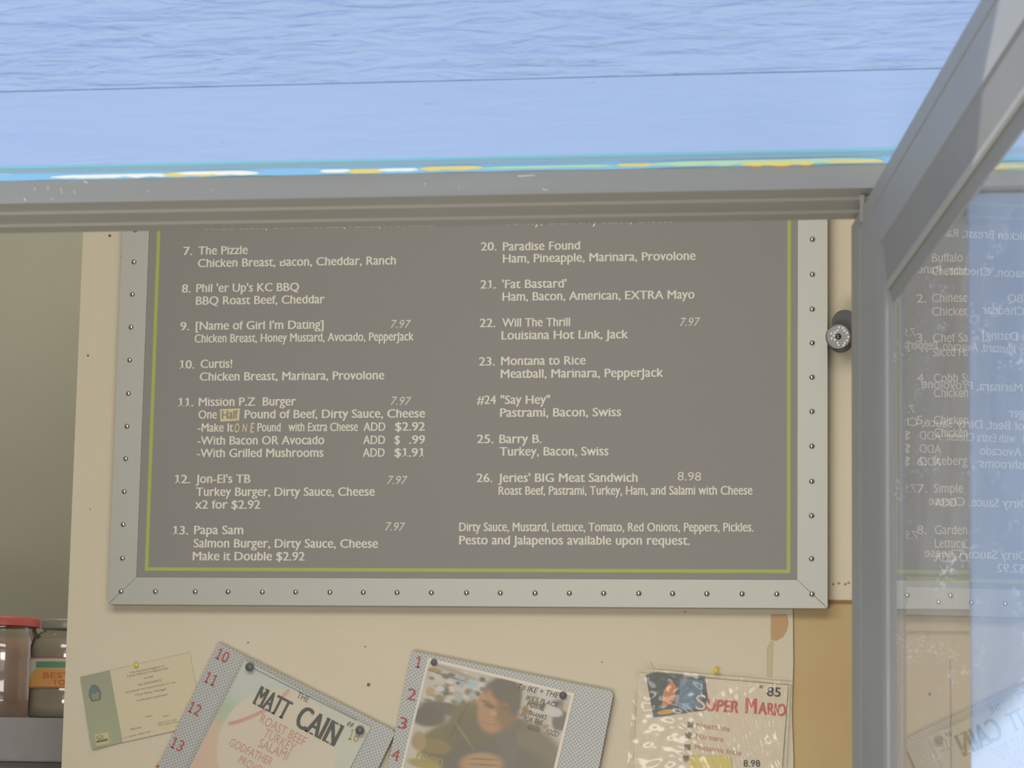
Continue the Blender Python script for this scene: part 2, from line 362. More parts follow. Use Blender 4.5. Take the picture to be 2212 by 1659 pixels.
# ragged white / yellow / mint paint lip: pieces along the edge (picture columns)
def lip(name, xa, xb, ya, th, m, seed):
    YL = YW+0.0016-seed*0.00005; ya += 2.2; th *= 1.35
    p = at(xa, ya, YL); q = at(xb, ya-(xb-xa)*0.0215, YL); z = at((xa+xb)/2, ya, YL).z if xb-xa < 460 else at((xa+xb)/2, ya-1.5, YL).z
    mb = MB(); n = max(8, int((xb-xa)/6)); hpx = YW/FPX
    T = []; B = []
    for i in range(n+1):
        u = i/n; x = p.x+(q.x-p.x)*u; zz = z
        taper = min(1, 6*u, 6*(1-u))**0.5
        T.append((x, zz+th*hpx*0.5*taper)); B.append((x, zz-th*hpx*0.5*taper*(1+0.8*noise.noise(Vector((x*130, seed, 1))))))
    for i in range(n):
        mb.poly([(T[i][0], YL, T[i][1]), (B[i][0], YL, B[i][1]), (B[i+1][0], YL, B[i+1][1]), (T[i+1][0], YL, T[i+1][1])])
        mb.poly([(B[i][0], YL, B[i][1]), (B[i][0], YW+0.006, B[i][1]), (B[i+1][0], YW+0.006, B[i+1][1]), (B[i+1][0], YL, B[i+1][1])])
    return mb.build(name, m, TR)
for i, (xa, xb, yc, th, m) in enumerate((
    (-600, 105, 377.5, 4, M_white), (108, 380, 377.5, 5.5, M_white), (350, 500, 373.5, 7, M_yel), (380, 545, 370.5, 5, M_white), (460, 560, 372, 5, M_white),
    (690, 760, 366.5, 5, M_white), (752, 830, 367, 7, M_yel), (815, 905, 364, 4.5, M_white), (905, 1045, 360.8, 6, M_yel), (1040, 1330, 357.5, 3.5, M_mint),
    (1330, 1420, 353.5, 4, M_yel), (1400, 1905, 349, 7.5, M_mint), (1600, 1760, 351, 6, M_yel), (1780, 1910, 346, 4, M_yel), (2030, 2600, 350, 5, M_mint), (2060, 2600, 355, 5, M_yel))):
    lip('paint_lip', xa, xb, yc, th, m, i)

# window 1: head frame (stepped soffit), left jamb, sill
W1 = empty('window_1', (OL, YW, OB), kind='structure')
W1['label'] = 'grey aluminium serving window frame under blue planks'
def zrow(x, y, Y): return at(x, y, Y).z
X7 = 700
zf = zrow(X7, 430, YW+0.006)
def Yof(z, y): r = ray(X7, y); return z/r.z*r.y
prof = [(YW+0.02, zh), (YW+0.0035, zh), (YW+0.003, zf)]            # (Y, z)
y_ = Yof(zf, 447); prof += [(y_, zf), (y_, zf-0.0012)]
z2 = zf-0.0012; y_ = Yof(z2, 474); prof += [(y_, z2), (y_, z2-0.0012)]
z3 = z2-0.0012; y_ = Yof(z3, 492.5); prof += [(y_, z3)]
YH = y_; prof += [(y_, zh)]
hf = MB(); n = len(prof)
vs = [(OL-0.05, y, z) for y, z in prof]+[(OR_+1.0, y, z) for y, z in prof]
hf.add(vs, [(i, i+n, (i+1) % n+n, (i+1) % n) for i in range(n)])
hf.add(vs, [tuple(range(n)), tuple(range(2*n-1, n-1, -1))])
hf.build('head_frame', M_alu, W1)
# thin ridges of the head profile; the light they catch is put into a paler colour
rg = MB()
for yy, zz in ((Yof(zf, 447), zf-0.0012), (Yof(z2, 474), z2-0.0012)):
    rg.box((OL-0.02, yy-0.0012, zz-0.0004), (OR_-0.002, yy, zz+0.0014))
rg.build('head_ridge', mat('lit_ridge_tone', srgb(160, 157, 147), 0.5, 0.1), W1)
sf = MB()
for a_, b_ in (((0, 447+4), (0, 0)),):
    pass
lj = MB(); lj.box((OL-0.05, YW+0.003, OB-0.03), (OL, YH, zf)); lj.build('side_frame', M_alu, W1)
sl = MB(); sl.box((OL-0.05, YW-0.02, OB-0.03), (OR_+0.3, YH, OB)); sl.build('sill', M_alu, W1)
# nicks and scratches on the head frame face
for x0, y0, x1, y1, wd in ((1119, 381, 1155, 378.5, 2.4), (1172, 409, 1184, 411, 2), (181, 392, 189, 395, 3), (52, 429, 56, 434, 3), (74, 405, 76, 412, 1.6), (103, 402, 104, 411, 1.6), (131, 406, 134, 418, 1.6), (160, 412, 162, 418, 1.5), (319, 411, 320, 416, 1.6), (917, 396, 919, 400, 2), (111, 428, 113, 431, 2), (458, 409, 460, 411, 1.5), (990, 402, 992, 404, 1.5)):
    Y = YW+0.0026; a = at(x0, y0, Y); c = at(x1, y1, Y); d = (c-a).normalized(); q = Vector((-d.z, 0, d.x))*wd*YW/FPX/2
    mb = MB(); mb.poly([a-q*0.3, a+q, c+q*0.4, c-q*0.4][::1]); mb.build('scratch', M_white, W1)

# open casement sash, standing almost square to the wall
n_ = Vector((0.98782899, 0.15553614, 0.0)).normalized(); c_ = 0.18489
d_ = Vector((n_.y, -n_.x, 0)); up_ = Vector((0, 0, 1)); O_ = n_*c_
def S(u, v, e): return O_ + d_*u + up_*v - n_*e
vt, vb, u0, u1 = 0.3226, -0.50, -1.531, -0.78
SA = MB()
#        du     dv     e
sp = [(0, 0, -.0010), (0, 0, .0045), (.0015, .0015, .006), (.040, .011, .006), (.0415, .012, .0048), (.043, .013, .006), (.131, .0365, .006), (.1315, .0370, .0045), (.1325, .0385, .0045), (.1325, .0385, -.0010)]
def corner(p):
    du, dv, e = p
    return [S(u0+du, vt-dv, e), S(u1-du*.4, vt-dv, e), S(u1-du*.4, vb+dv, e), S(u0+du, vb+dv, e)]
SA.sweep_rect(sp, corner)
sash = SA.build('casement_sash', M_sash, W1)
bd = MB(); bd.sweep_rect([(.1325, .0385, -.0009), (.1325, .0385, .0052), (.1332, .050, .0040), (.1338, .0605, .0030), (.1345, .0620, .0018), (.1352, .0690, .0004), (.1352, .0690, -.0009)], corner); bd.build('glazing_bead', mat('bead_aluminium', srgb(128, 126, 120), 0.55, 0.05, vary=(9, 0.6, srgb(118, 116, 110))), sash)
br = MB(); br.sweep_rect([(.1336, .0585, .0030), (.1336, .0590, .0042), (.1340, .0615, .0040), (.1340, .0620, .0026)], corner); br.build('bead_ridge', M_alu, sash)
gk = MB(); gk.sweep_rect([(.1310, .0366, .0042), (.1310, .0366, .0062), (.1325, .0386, .0050), (.1325, .0386, .0042)], corner); gk.build('gasket', M_sashd, sash)
gp = MB(); gp.poly([S(u0+.13, vt-.065, 0.0), S(u0+.13, vb+.065, 0.0), S(u1-.05, vb+.065, 0.0), S(u1-.05, vt-.065, 0.0)]); gp.build('glass_pane', M_glass, sash)
# hinge stay between head and sash
hg = MB(); a = at(1864, 428, 1.50); hg.box((a.x-0.0012, 1.486, a.z-0.016), (a.x+0.0012, 1.492, a.z-0.001)); hg.build('hinge_stay', M_alu, sash)

# two unseen slabs added to block the sun; their gap lights sash end and jamb
ZA = 0.62
def up_to(p):                       # where the sun ray through p meets the blocker height
    k = (ZA-p.z)/-SUN_DIR.z; q = p-SUN_DIR*k; return (q.x, q.y)
B_ = up_to(at(2097, 1622, YW+0.012)); C_ = up_to(at(2211, 1496, YW+0.012)); A_ = up_to(S(-1.079, 0.288, 0.006)); G_ = (A_[0]+0.06, A_[1]-0.008)
xg = B_[0]-0.010
def blocker(poly, name_label):
    mb = MB(); n = len(poly); vs = [(x, y, ZA) for x, y in poly]+[(x, y, ZA+0.02) for x, y in poly]
    mb.add(vs, [tuple(range(n)), tuple(range(2*n-1, n-1, -1))]+[(i, (i+1) % n, (i+1) % n+n, i+n) for i in range(n)])
    tag(mb.build('sun_blocker', mat('blue_sun_blocker', srgb(150, 180, 220), 0.8)), name_label, 'sun_blocker')
blocker([(-2.6, YW-0.002), (-2.6, 0.05), (xg, 0.05), (xg, YW-0.002)], 'unseen blue slab added to block the sun over the left half of the serving window')
blocker([(xg+0.001, YW-0.002), (xg+0.001, B_[1]-0.006), B_, C_, A_, G_, (A_[0]+0.30, 0.05), (1.6, 0.05), (1.6, YW-0.002)], 'unseen blue slab with an angled edge, added to shape the sun on the right of the window')

# ------------------------------------------------------------------ lettering
_fc = {}
def _raw(s):
    if s in _fc: return _fc[s]
    cu = bpy.data.curves.new('t', 'FONT'); cu.body = s; cu.size = 1; cu.resolution_u = 3; cu.fill_mode = 'BOTH'
    o = bpy.data.objects.new('t', cu); scene.collection.objects.link(o)
    me = bpy.data.meshes.new_from_object(o.evaluated_get(bpy.context.evaluated_depsgraph_get()))
    v = np.array([(p.co.x, p.co.y) for p in me.vertices]) if len(me.vertices) else np.zeros((0, 2))
    f = [tuple(p.vertices) for p in me.polygons]
    bpy.data.objects.remove(o); bpy.data.curves.remove(cu); bpy.data.meshes.remove(me)
    _fc[s] = (v, f); return v, f
_HH = np.ptp(_raw('HH')[0][:, 0])
_cap = _raw('H')[0][:, 1].max(); _xh = _raw('x')[0][:, 1].max()
_one = None
def _char(c):
    """outline, faces, advance; lower case gets a taller x-height, the figure 1 a flag and foot"""
    k = ('c', c)
    if k in _fc: return _fc[k]
    if c == ' ': _fc[k] = (np.zeros((0, 2)), [], np.ptp(_raw('H H')[0][:, 0])-_HH); return _fc[k]
    adv = np.ptp(_raw('H'+c+'H')[0][:, 0])-_HH
    v, f = _raw(c)
    if c == '1':
        h = _cap; w_ = 0.085; cx = 0.27
        v = np.array([(cx-w_/2, 0), (cx+w_/2, 0), (cx+w_/2, h), (cx-w_/2, h), (cx-w_/2, h), (cx-0.17, h*0.86), (cx-0.17, h*0.76), (cx-w_/2, h*0.87), (cx-0.16, 0), (cx+0.16, 0), (cx+0.16, 0.07), (cx-0.16, 0.07)])
        f = [(0, 1, 2, 3), (4, 5, 6, 7), (8, 9, 10, 11)]; adv = np.ptp(_raw('H7H')[0][:, 0])-_HH
    elif c.islower():
        v = v.copy(); y = v[:, 1]; nx = _xh*1.18
        v[:, 1] = np.where(y <= 0, y, np.where(y <= _xh, y*1.18, nx+(y-_xh)*((_cap-nx)/(_cap-_xh))))
    _fc[k] = (v, f, adv); return _fc[k]
def glyphs(s, bold=0.0, shear=0.0, space=1.0):
    V = []; F = []; x = 0; n = 0
    for c in s:
        v, f, adv = _char(c)
        if len(v):
            for o, dz in (((-bold, 0), (bold, 1)) if bold > 0 else ((0, 0),)):
                V.append(np.column_stack([v[:, 0]+x+o, v[:, 1], np.full(len(v), dz)])); F += [tuple(i+n for i in q) for q in f]; n += len(v)
        x += adv
    V = np.concatenate(V) if V else np.zeros((0, 3))
    if shear: V = V.copy(); V[:, 0] += shear*V[:, 1]
    return V, F
def write(mb, s, x0, y0, x1, cap, Y, bold=0.012, shear=0.0, y1=None, mi=0, space=1.0):
    """text from picture point (x0,y0) to column x1 on the plane Y; cap height in picture pixels"""
    v, f = glyphs(s, bold, shear, space)
    if not len(v): return
    P0 = at(x0, y0, Y)
    if y1 is None:
        P1 = Vector((at(x1, y0, Y).x, Y, P0.z))
    else: P1 = at(x1, y1, Y)
    e = (P1-P0); L = e.length; e.normalize(); up = Vector((-e.z, 0, e.x))
    xm, xM = v[:, 0].min(), v[:, 0].max(); sx = L/max(1e-6, xM-xm); sy = cap*Y/FPX/_cap
    mb.add([P0+e*((x-xm)*sx)+up*(y*sy)+Vector((0, -0.00012*d_2, 0)) for x, y, d_2 in v], f, mi)

# ------------------------------------------------------------------ menu boards
YB = D-0.030                                         # face of the boards' metal border
YP = D-0.027                                         # face of the printed panel
def menu_board(name, label, cols, z_in_b, z_out_b, rivets, top):
    (xol, xil, xir, xor_) = cols
    root = empty(name, ((xol+xor_)/2, D, z_out_b), label, 'sign', 'menu boards on the back wall')
    p = MB(); p.box((xil-0.004, YP, z_in_b-0.004), (xir+0.004, D-0.001, top-0.05)); pn = p.build('panel', M_board, root)
    wd = xil-xol; wz = z_in_b-z_out_b
    g = 0.0004
    def side(pts):
        mb = MB(); prism(mb, pts, YB, D-0.0005); return mb.build('border_strip', M_silver, root)
    side([(xol, z_out_b+g*1.5), (xil-g/2, z_in_b+g), (xil-g/2, top-wz-g), (xol, top-g*1.5)])
    side([(xor_, z_out_b+g*1.5), (xor_, top-g*1.5), (xir+g/2, top-wz-g), (xir+g/2, z_in_b+g)])
    side([(xol+g, z_out_b), (xor_-g, z_out_b), (xir, z_in_b), (xil, z_in_b)])
    side([(xol+g, top), (xil, top-wz), (xir, top-wz), (xor_-g, top)])
    for (x, z) in rivets:
        RV.append((root, x, z))
    return root
RV = []
def WX(x, y, Y=YB): return at(x, y, Y).x
def WZ(x, y, Y=YB): return at(x, y, Y).z
# board one, read off the picture
zo = (WZ(235, 1306)+WZ(1784, 1313))/2; zi = (WZ(295, 1246)+WZ(1722, 1254))/2
xol = WX(250, 900); xil = WX(308.5, 900); xir = WX(1722.7, 900); xor_ = WX(1787.5, 900)
xol = (WX(262.5, 505)+WX(235, 1306))/2; xil = (WX(322, 500)+WX(295, 1246))/2
riv = []
for i, x in enumerate((262, 336, 422, 493, 567, 639, 713, 785, 858, 932, 1008, 1081, 1156, 1230, 1304, 1380, 1453, 1527, 1603, 1678, 1754)):
    riv.append((WX(x, 1280), WZ(x, 1277.5+i*0.3)))
for x, y in ((290, 566), (286.5, 636), (283.5, 707), (280.5, 778), (278, 850), (275, 921), (272, 991), (269, 1062), (266.5, 1133), (265, 1206)): riv.append((WX(x, y), WZ(x, y)))
for y in (517, 593, 668, 741, 815, 889, 964, 1040, 1114, 1207): riv.append((WX(1755-(y-517)*0.003, y), WZ(1754, y)))
step = 0.0505
xL, zL = riv[21]; xR, zR = riv[31]
TOP = zo+1.22
k = 1
while zR+k*step < TOP-0.03:
    riv.append((xL, zL+k*step)) if zL+k*step < TOP-0.03 else None
    riv.append((xR, zR+k*step)); k += 1
B1 = menu_board('menu_board', 'charcoal sandwich menu board with silver riveted border listing numbers 7 to 26', (xol, xil, xir, xor_), zi, zo, riv, TOP)
# board two: the same make, right of the first, seen through the open sash
dx = WX(1849, 1313)-xol
riv2 = [(x+dx, z) for x, z in riv if x+dx < 1.2]
B2 = menu_board('menu_board', 'charcoal salad menu board behind the dusty glass of the open sash', (xol+dx, xil+dx, xir+dx, xor_+dx), zi, zo, riv2, TOP)
# rivets: one shared mesh
rm = MB(); R_ = 0.0044
rm.lathe([(R_*1.0, 0), (R_*0.97, R_*0.25), (R_*0.85, R_*0.5), (R_*0.6, R_*0.74), (R_*0.3, R_*0.87), (0.0001, R_*0.9)], (0, 0, 0), (0, -1, 0), 16)
me_r = bpy.data.meshes.new('rivet'); me_r.from_pydata([tuple(v) for v in rm.v], [], rm.f); me_r.materials.append(M_rivet)
for p_ in me_r.polygons: p_.use_smooth = True
for root, x, z in RV:
    link('rivet', me_r, None, root, Vector((x, YB, z))-root.location)
# lime line
def lime(root, dx):
    gx0 = (at(340, 500, YP).x+at(312, 1235, YP).x)/2+dx; gx1 = at(1707.5, 1200, YP).x+dx; gz = (WZ(310, 1235, YP)+WZ(1709, 1236.5, YP))/2; h = 8*D/FPX; gt = TOP-(gx0-xol-dx)-0.0
    mb = MB(); y = YP-0.0004
    mb.sweep_rect([(0, y), (h, y), (h, YP+0.001), (0, YP+0.001)], lambda p: [Vector((gx0+p[0], p[1], gz+p[0])), Vector((gx1-p[0], p[1], gz+p[0])), Vector((gx1-p[0], p[1], gt-p[0])), Vector((gx0+p[0], p[1], gt-p[0]))])
    mb.build('lime_border_line', M_green, root)
lime(B1, 0); lime(B2, dx)
YT = YP-0.0005
CAP = 19.0
L1 = [('7.', 395.8, 551, 415.6), ('The Pizzle', 427.8, 550.3, 535), ('Chicken Breast, Bacon, Cheddar, Ranch', 427, 577.4, 855),
 ('8.', 392.5, 632.2, 411.5), ("Phil 'er Up's KC BBQ", 423.7, 631.4, 646), ('BBQ Roast Beef, Cheddar', 423, 658.5, 701),
 ('9.', 389, 713.6, 408.8), ("[Name of Girl I'm Dating]", 422.4, 712.8, 699), ('Chicken Breast, Honey Mustard, Avocado, PepperJack', 420, 740.2, 893.5),
 ('10.', 388, 796.3, 420), ('Curtis!', 432.7, 795, 501.6), ('Chicken Breast, Marinara, Provolone', 431, 822.6, 830),
 ('11.', 385, 878, 417.8), ('Mission P.Z  Burger', 429, 877.2, 639.4), ('One', 428.3, 904.6, 468.5), ('Pound of Beef, Dirty Sauce, Cheese', 528, 904, 918),
 ('-Make It', 427, 932.8, 503.7), ('Pound', 555.8, 932.2, 606), ('with Extra Cheese', 622.6, 931.7, 772.8), ('ADD', 785, 930.9, 832.5), ('$2.92', 853, 930.5, 918),
 ('-With Bacon OR Avocado', 426, 960.7, 700.4), ('ADD', 784, 959.3, 832), ('$', 852, 959, 864), ('.99', 883.5, 958.8, 918),
 ('-With Grilled Mushrooms', 425, 987.8, 698.5), ('ADD', 783.5, 986.8, 831), ('$1.91', 851.7, 986.6, 916.6),
 ('12.', 377.6, 1044, 411), ("Jon-El's TB", 422.4, 1043.4, 541), ('Turkey Burger, Dirty Sauce, Cheese', 423, 1071.4, 809.4), ('x2 for $2.92', 421, 1099, 562),
 ('13.', 373.6, 1154.6, 406.7), ('Papa Sam', 418.9, 1154, 525.4), ('Salmon Burger, Dirty Sauce, Cheese', 417.8, 1182.6, 816.5), ('Make it Double $2.92', 416, 1210.2, 658),
 ('20.', 1038.4, 541.5, 1072.8), ('Paradise Found', 1086, 541.5, 1253), ('Ham, Pineapple, Marinara, Provolone', 1086, 567.6, 1502.6),
 ('21.', 1037.5, 623.5, 1071.6), ("'Fat Bastard'", 1084.5, 622.9, 1223.8), ('Ham, Bacon, American, EXTRA Mayo', 1085, 650, 1500.4),
 ('22.', 1036, 706.8, 1070), ('Will The Thrill', 1084.5, 706, 1231.5), ('Louisiana Hot Link, Jack', 1083, 733.6, 1357),
 ('23.', 1034.4, 789.9, 1069), ('Montana to Rice', 1082, 788.9, 1265), ('Meatball, Marinara, PepperJack', 1081.4, 816.6, 1432.8),
 ('#24', 1030, 872.9, 1071.6), ('"Say Hey"', 1080.8, 872.9, 1188.4), ('Pastrami, Bacon, Swiss', 1080, 900.6, 1341.8),
 ('25.', 1030, 957.4, 1066), ('Barry B.', 1078.4, 957.4, 1170), ('Turkey, Bacon, Swiss', 1079, 984.5, 1314.5),
 ('26.', 1029, 1041.4, 1063.6), ("Jeries' BIG Meat Sandwich", 1076, 1041.4, 1377.5), ('Roast Beef, Pastrami, Turkey, Ham, and Salami with Cheese', 1076.8, 1069, 1625.5),
 ('Dirty Sauce, Mustard, Lettuce, Tomato, Red Onions, Peppers, Pickles.', 991.7, 1147.4, 1628), ('Pesto and Jalapenos available upon request.', 991.7, 1176, 1490.3),
 ('Turkey, Cranberry Sauce, Cheese', 1091, 486.3, 1453), ('Buffalo Sauce, Chicken Breast, Ranch, Provolone', 440, 497, 937)]
for s, x0, y0, x1 in L1:
    mb = MB(); write(mb, s, x0, y0, x1, CAP, YT, 0.022); mb.build('menu_text', M_text, B1)
for s, x0, y0, x1, y1 in (('7.97', 844, 708.7, 887.5, 708.7), ('7.97', 844, 874.4, 888, 875.5), ('7.97', 836.5, 1045.5, 880, 1046.3), ('7.97', 832, 1146, 875, 1147), ('7.97', 1468.8, 704.5, 1512.7, 703.8), ('8.98', 1463.6, 1037.5, 1514.3, 1038.5)):
    mb = MB(); write(mb, s, x0, y0, x1, 18.5, YT, -0.004, 0.22 if s[0] == '7' else 0, y1); mb.build('price_text', M_price, B1)
# taped-on corrections
mb = MB(); mb.poly([at(x, y, YT) for x, y in ((475, 884), (476, 911), (516.5, 908.5), (518.7, 882))]); st = mb.build('correction_sticker', mat('yellowed_sticker', srgb(216, 200, 152), 0.6), B1)
mb = MB(); write(mb, 'Half', 479, 905, 514, 19, YT-0.0004, 0.03, y1=904); mb.build('sticker_text', M_board, st)
M_cut = mat('yellowed_letters', srgb(222, 204, 160), 0.6)
for s, x0, x1, h, yb in (('O', 506.5, 517, 21, 934.5), ('N', 523.5, 533.5, 18, 933), ('E', 540.5, 549.5, 22, 934.5)):
    mb = MB(); write(mb, s, x0, yb, x1, h, YT, 0.02, 0.1); mb.build('cut_letter', M_cut, B1)
mb = MB(); mb.poly([at(x, y, YT-0.0003) for x, y in ((603.5, 556), (605.5, 564.5), (610, 565), (614, 561), (618, 558), (618, 555))]); mb.build('worn_spot', M_board, B1)
L2 = [('1.', 1980, 566, 1998), ('Buffalo Chicken', 2013, 566, 2170), ('Cheddar, Ranch', 2014, 595, 2150), ('2.', 1980, 654, 2001), ('Chinese Chicken', 2013, 653, 2178), ('Chicken, Almonds', 2013, 682, 2195),
 ('3.', 1980, 739, 2001), ('Chef Salad', 2015, 739, 2120), ('Sliced Ham', 2015, 770, 2110), ('4.', 1981, 826, 2001), ('Cobb Salad', 2017, 826, 2125), ('Chicken, Bacon', 2017, 858, 2160),
 ('5.', 1980, 917, 2001), ('Chicken Caesar', 2017, 917, 2165), ('Chicken, Cheese', 2018, 944, 2170), ('6.', 1981, 1006, 2001), ('Iceberg', 2018, 1004.7, 2090), ('7.', 1981, 1065, 2003), ('Simple', 2017, 1064, 2080), ('ADD', 2020, 1094.6, 2066),
 ('8.', 1981, 1154, 2001), ('Garden', 2019, 1154, 2089), ('Lettuce,', 2019, 1183, 2090), ('ADD Chicken', 2020, 1213.5, 2140)]
for s, x0, y0, x1 in L2:
    mb = MB(); write(mb, s, x0, y0, x1, CAP, YT, 0.010); mb.build('menu_text', M_text, B2)

# ------------------------------------------------------------------ small dark security camera by the post
SC_ = at(1811, 727, D-0.09)
SCR = empty('security_camera', (SC_.x, D, SC_.z), 'round dark security camera with a star of tiny lights beside the menu board', 'camera')
axis = (Vector((0.0, -1.0, -0.10))).normalized()
face = SC_
h = MB(); h.lathe([(0.0175, -0.085), (0.0188, -0.08), (0.0188, -0.004), (0.0182, 0.0)], face, axis, 40); h.build('front_ring', M_black, SCR)
bp_ = at(1825, 697, D-0.06)
h = MB(); h.lathe([(0.0186, -0.056), (0.0190, -0.05), (0.0190, 0.0), (0.0172, 0.010)], bp_, axis, 40); h.build('housing', M_black, SCR)
h = MB(); h.lathe([(0.0172, 0), (0.0174, 0.0010), (0.0165, 0.0012), (0.0163, 0.0002)], face, axis, 40); h.build('rim', mat('bright_rim', srgb(150, 150, 148), 0.2, 0.6), SCR)
h = MB(); h.lathe([(0.0045, 0), (0.0042, 0.0018), (0.0025, 0.0026), (0.0002, 0.0028)], face, axis, 24); h.build('lens', mat('dark_lens', srgb(60, 62, 66), 0.08), SCR)
M_led = mat('led_glint_white', (0.95, 0.95, 0.90, 1), 0.3)  # unlit LEDs, their glints put into a flat white
for x, y in ((1813.0, 707.3), (1821, 708.6), (1809.5, 713.6), (1824.5, 714.2), (1804, 718), (1830, 719.5), (1796.3, 720.3), (1801.5, 725.6), (1833, 728), (1796.8, 731.3), (1803.5, 734), (1830, 735.5), (1809.5, 740.5), (1825, 740.6), (1811.7, 745.8), (1822.5, 746.2)):
    p = at(x, y, face.y-0.001)
    h = MB(); h.lathe([(0.0019, 0), (0.0016, 0.0010), (0.0004, 0.0015)], p, axis, 8); h.build('led', M_led, SCR)
h = MB(); h.lathe([(0.008, 0), (0.008, 0.006)], (bp_.x, D, bp_.z), (0, -1, 0), 16); h.build('wall_mount', M_black, SCR)

# ------------------------------------------------------------------ pinned sheets and panels
class Fr:
    """flat rectangle on the plane Y given by two picture corners (top-left, top-right)"""
    def __init__(s, tl, tr, Y):
        s.o = at(*tl, Y); b = at(*tr, Y); s.Y = Y; s.ex = (b-s.o); s.W = s.ex.length; s.ex.normalize()
        s.ey = Vector((s.ex.z, 0, -s.ex.x))      # downwards
    def p(s, u, v, dy=0.0): return s.o + s.ex*u + s.ey*v + Vector((0, -dy, 0))
    def px(s, x, y):
        q = at(x, y, s.Y)-s.o; return q.dot(s.ex), q.dot(s.ey)
def sheet_grid(name, fr, W, H, nu, nv, mat_, parent, col=None, dy=0.0, disp=None, u0=0.0, v0=0.0, uv=False):
    mb = MB(); o = origin_of(parent)
    vs = []; cs = []
    for j in range(nv+1):
        for i in range(nu+1):
            u, v = u0+(W)*i/nu, v0+(H)*j/nv
            d = disp(u, v) if disp else 0.0
            vs.append(fr.p(u, v, dy+d)-o)
            if col is not None: cs.append(col(u, v))
    fs = [(j*(nu+1)+i, (j+1)*(nu+1)+i, (j+1)*(nu+1)+i+1, j*(nu+1)+i+1) for j in range(nv) for i in range(nu)]
    me = bpy.data.meshes.new(name); me.from_pydata([tuple(v) for v in vs], [], fs)
    for p in me.polygons: p.use_smooth = True
    if col is not None:
        ca = me.color_attributes.new('paint', 'FLOAT_COLOR', 'POINT')
        ca.data.foreach_set('color', np.array([(c[0], c[1], c[2], 1) for c in cs], dtype=np.float32).ravel())
    return link(name, me, mat_, parent)
def slab(fr, W, H, th, rad=0.006, uvs=True):
    pts = []
    for cx, cy, a0 in ((rad, rad, pi), (W-rad, rad, 1.5*pi), (W-rad, H-rad, 0), (rad, H-rad, 0.5*pi)):
        for k in range(5):
            a = a0+k*pi/8; pts.append((cx+rad*cos(a), cy+rad*sin(a)))
    return pts
def panel(name, label, fr, W, H, th, m, parent=None, cat='panel', group=None):
    pts = slab(fr, W, H, th); n = len(pts)
    root = empty(name, fr.p(W/2, H, 0), label, cat, group)
    root.location.y = D
    vs = [fr.p(u, v, 0) for u, v in pts]+[Vector((fr.p(u, v).x, D-0.0085, fr.p(u, v).z)) for u, v in pts]
    mb = MB(); mb.add(vs, [tuple(range(n))[::-1], tuple(range(n, 2*n))]+[(i, (i+1) % n, (i+1) % n+n, i+n) for i in range(n)])
    o = mb.build('board', m, root)
    uv = o.data.uv_layers.new(name='uv')
    allp = pts+pts
    for lp in o.data.loops: uv.data[lp.index].uv = allp[lp.vertex_index]
    return root
def perf_mat():
    m = mat('perforated_grey_panel', srgb(178, 178, 172), 0.5, 0.1); nt = m.node_tree; b = nt.nodes['Principled BSDF']
    uv = nt.nodes.new('ShaderNodeUVMap'); uv.uv_map = 'uv'; sx = nt.nodes.new('ShaderNodeSeparateXYZ'); nt.links.new(uv.outputs[0], sx.inputs[0])
    pitch = 0.0030
    def s(o):
        a = nt.nodes.new('ShaderNodeMath'); a.operation = 'MULTIPLY'; a.inputs[1].default_value = pi/pitch*1.0; nt.links.new(o, a.inputs[0])
        c = nt.nodes.new('ShaderNodeMath'); c.operation = 'SINE'; nt.links.new(a.outputs[0], c.inputs[0]); return c
    a, c = s(sx.outputs[0]), s(sx.outputs[1])
    mu = nt.nodes.new('ShaderNodeMath'); mu.operation = 'MULTIPLY'; nt.links.new(a.outputs[0], mu.inputs[0]); nt.links.new(c.outputs[0], mu.inputs[1])
    mr = nt.nodes.new('ShaderNodeMapRange'); mr.inputs['From Min'].default_value = 0.25; mr.inputs['From Max'].default_value = 0.7; mr.inputs['To Max'].default_value = 0.8
    nt.links.new(mu.outputs[0], mr.inputs['Value'])
    mx = nt.nodes.new('ShaderNodeMix'); mx.data_type = 'RGBA'; mx.inputs[6].default_value = srgb(186, 187, 182); mx.inputs[7].default_value = srgb(120, 120, 116)
    nt.links.new(mr.outputs[0], mx.inputs['Factor']); nt.links.new(mx.outputs[2], b.inputs['Base Color']); return m
M_perf = perf_mat()
def pin(x, y, Y, r, m, parent):
    mb = MB(); r = r*Y/FPX
    mb.lathe([(r*0.45, 0), (r*0.5, r*0.7), (r, r*0.9), (r, r*1.3), (r*0.8, r*1.6), (r*0.1, r*1.75)], at(x, y, Y)+Vector((0, 0.001, 0)), (0, -1, 0), 18)
    return mb.build('push_pin', m, parent)
def mixc(a, b, t): t = max(0, min(1, t)); return tuple(a[i]*(1-t)+b[i]*t for i in range(3))
def ss(e0, e1, x): t = max(0, min(1, (x-e0)/(e1-e0))); return t*t*(3-2*t)

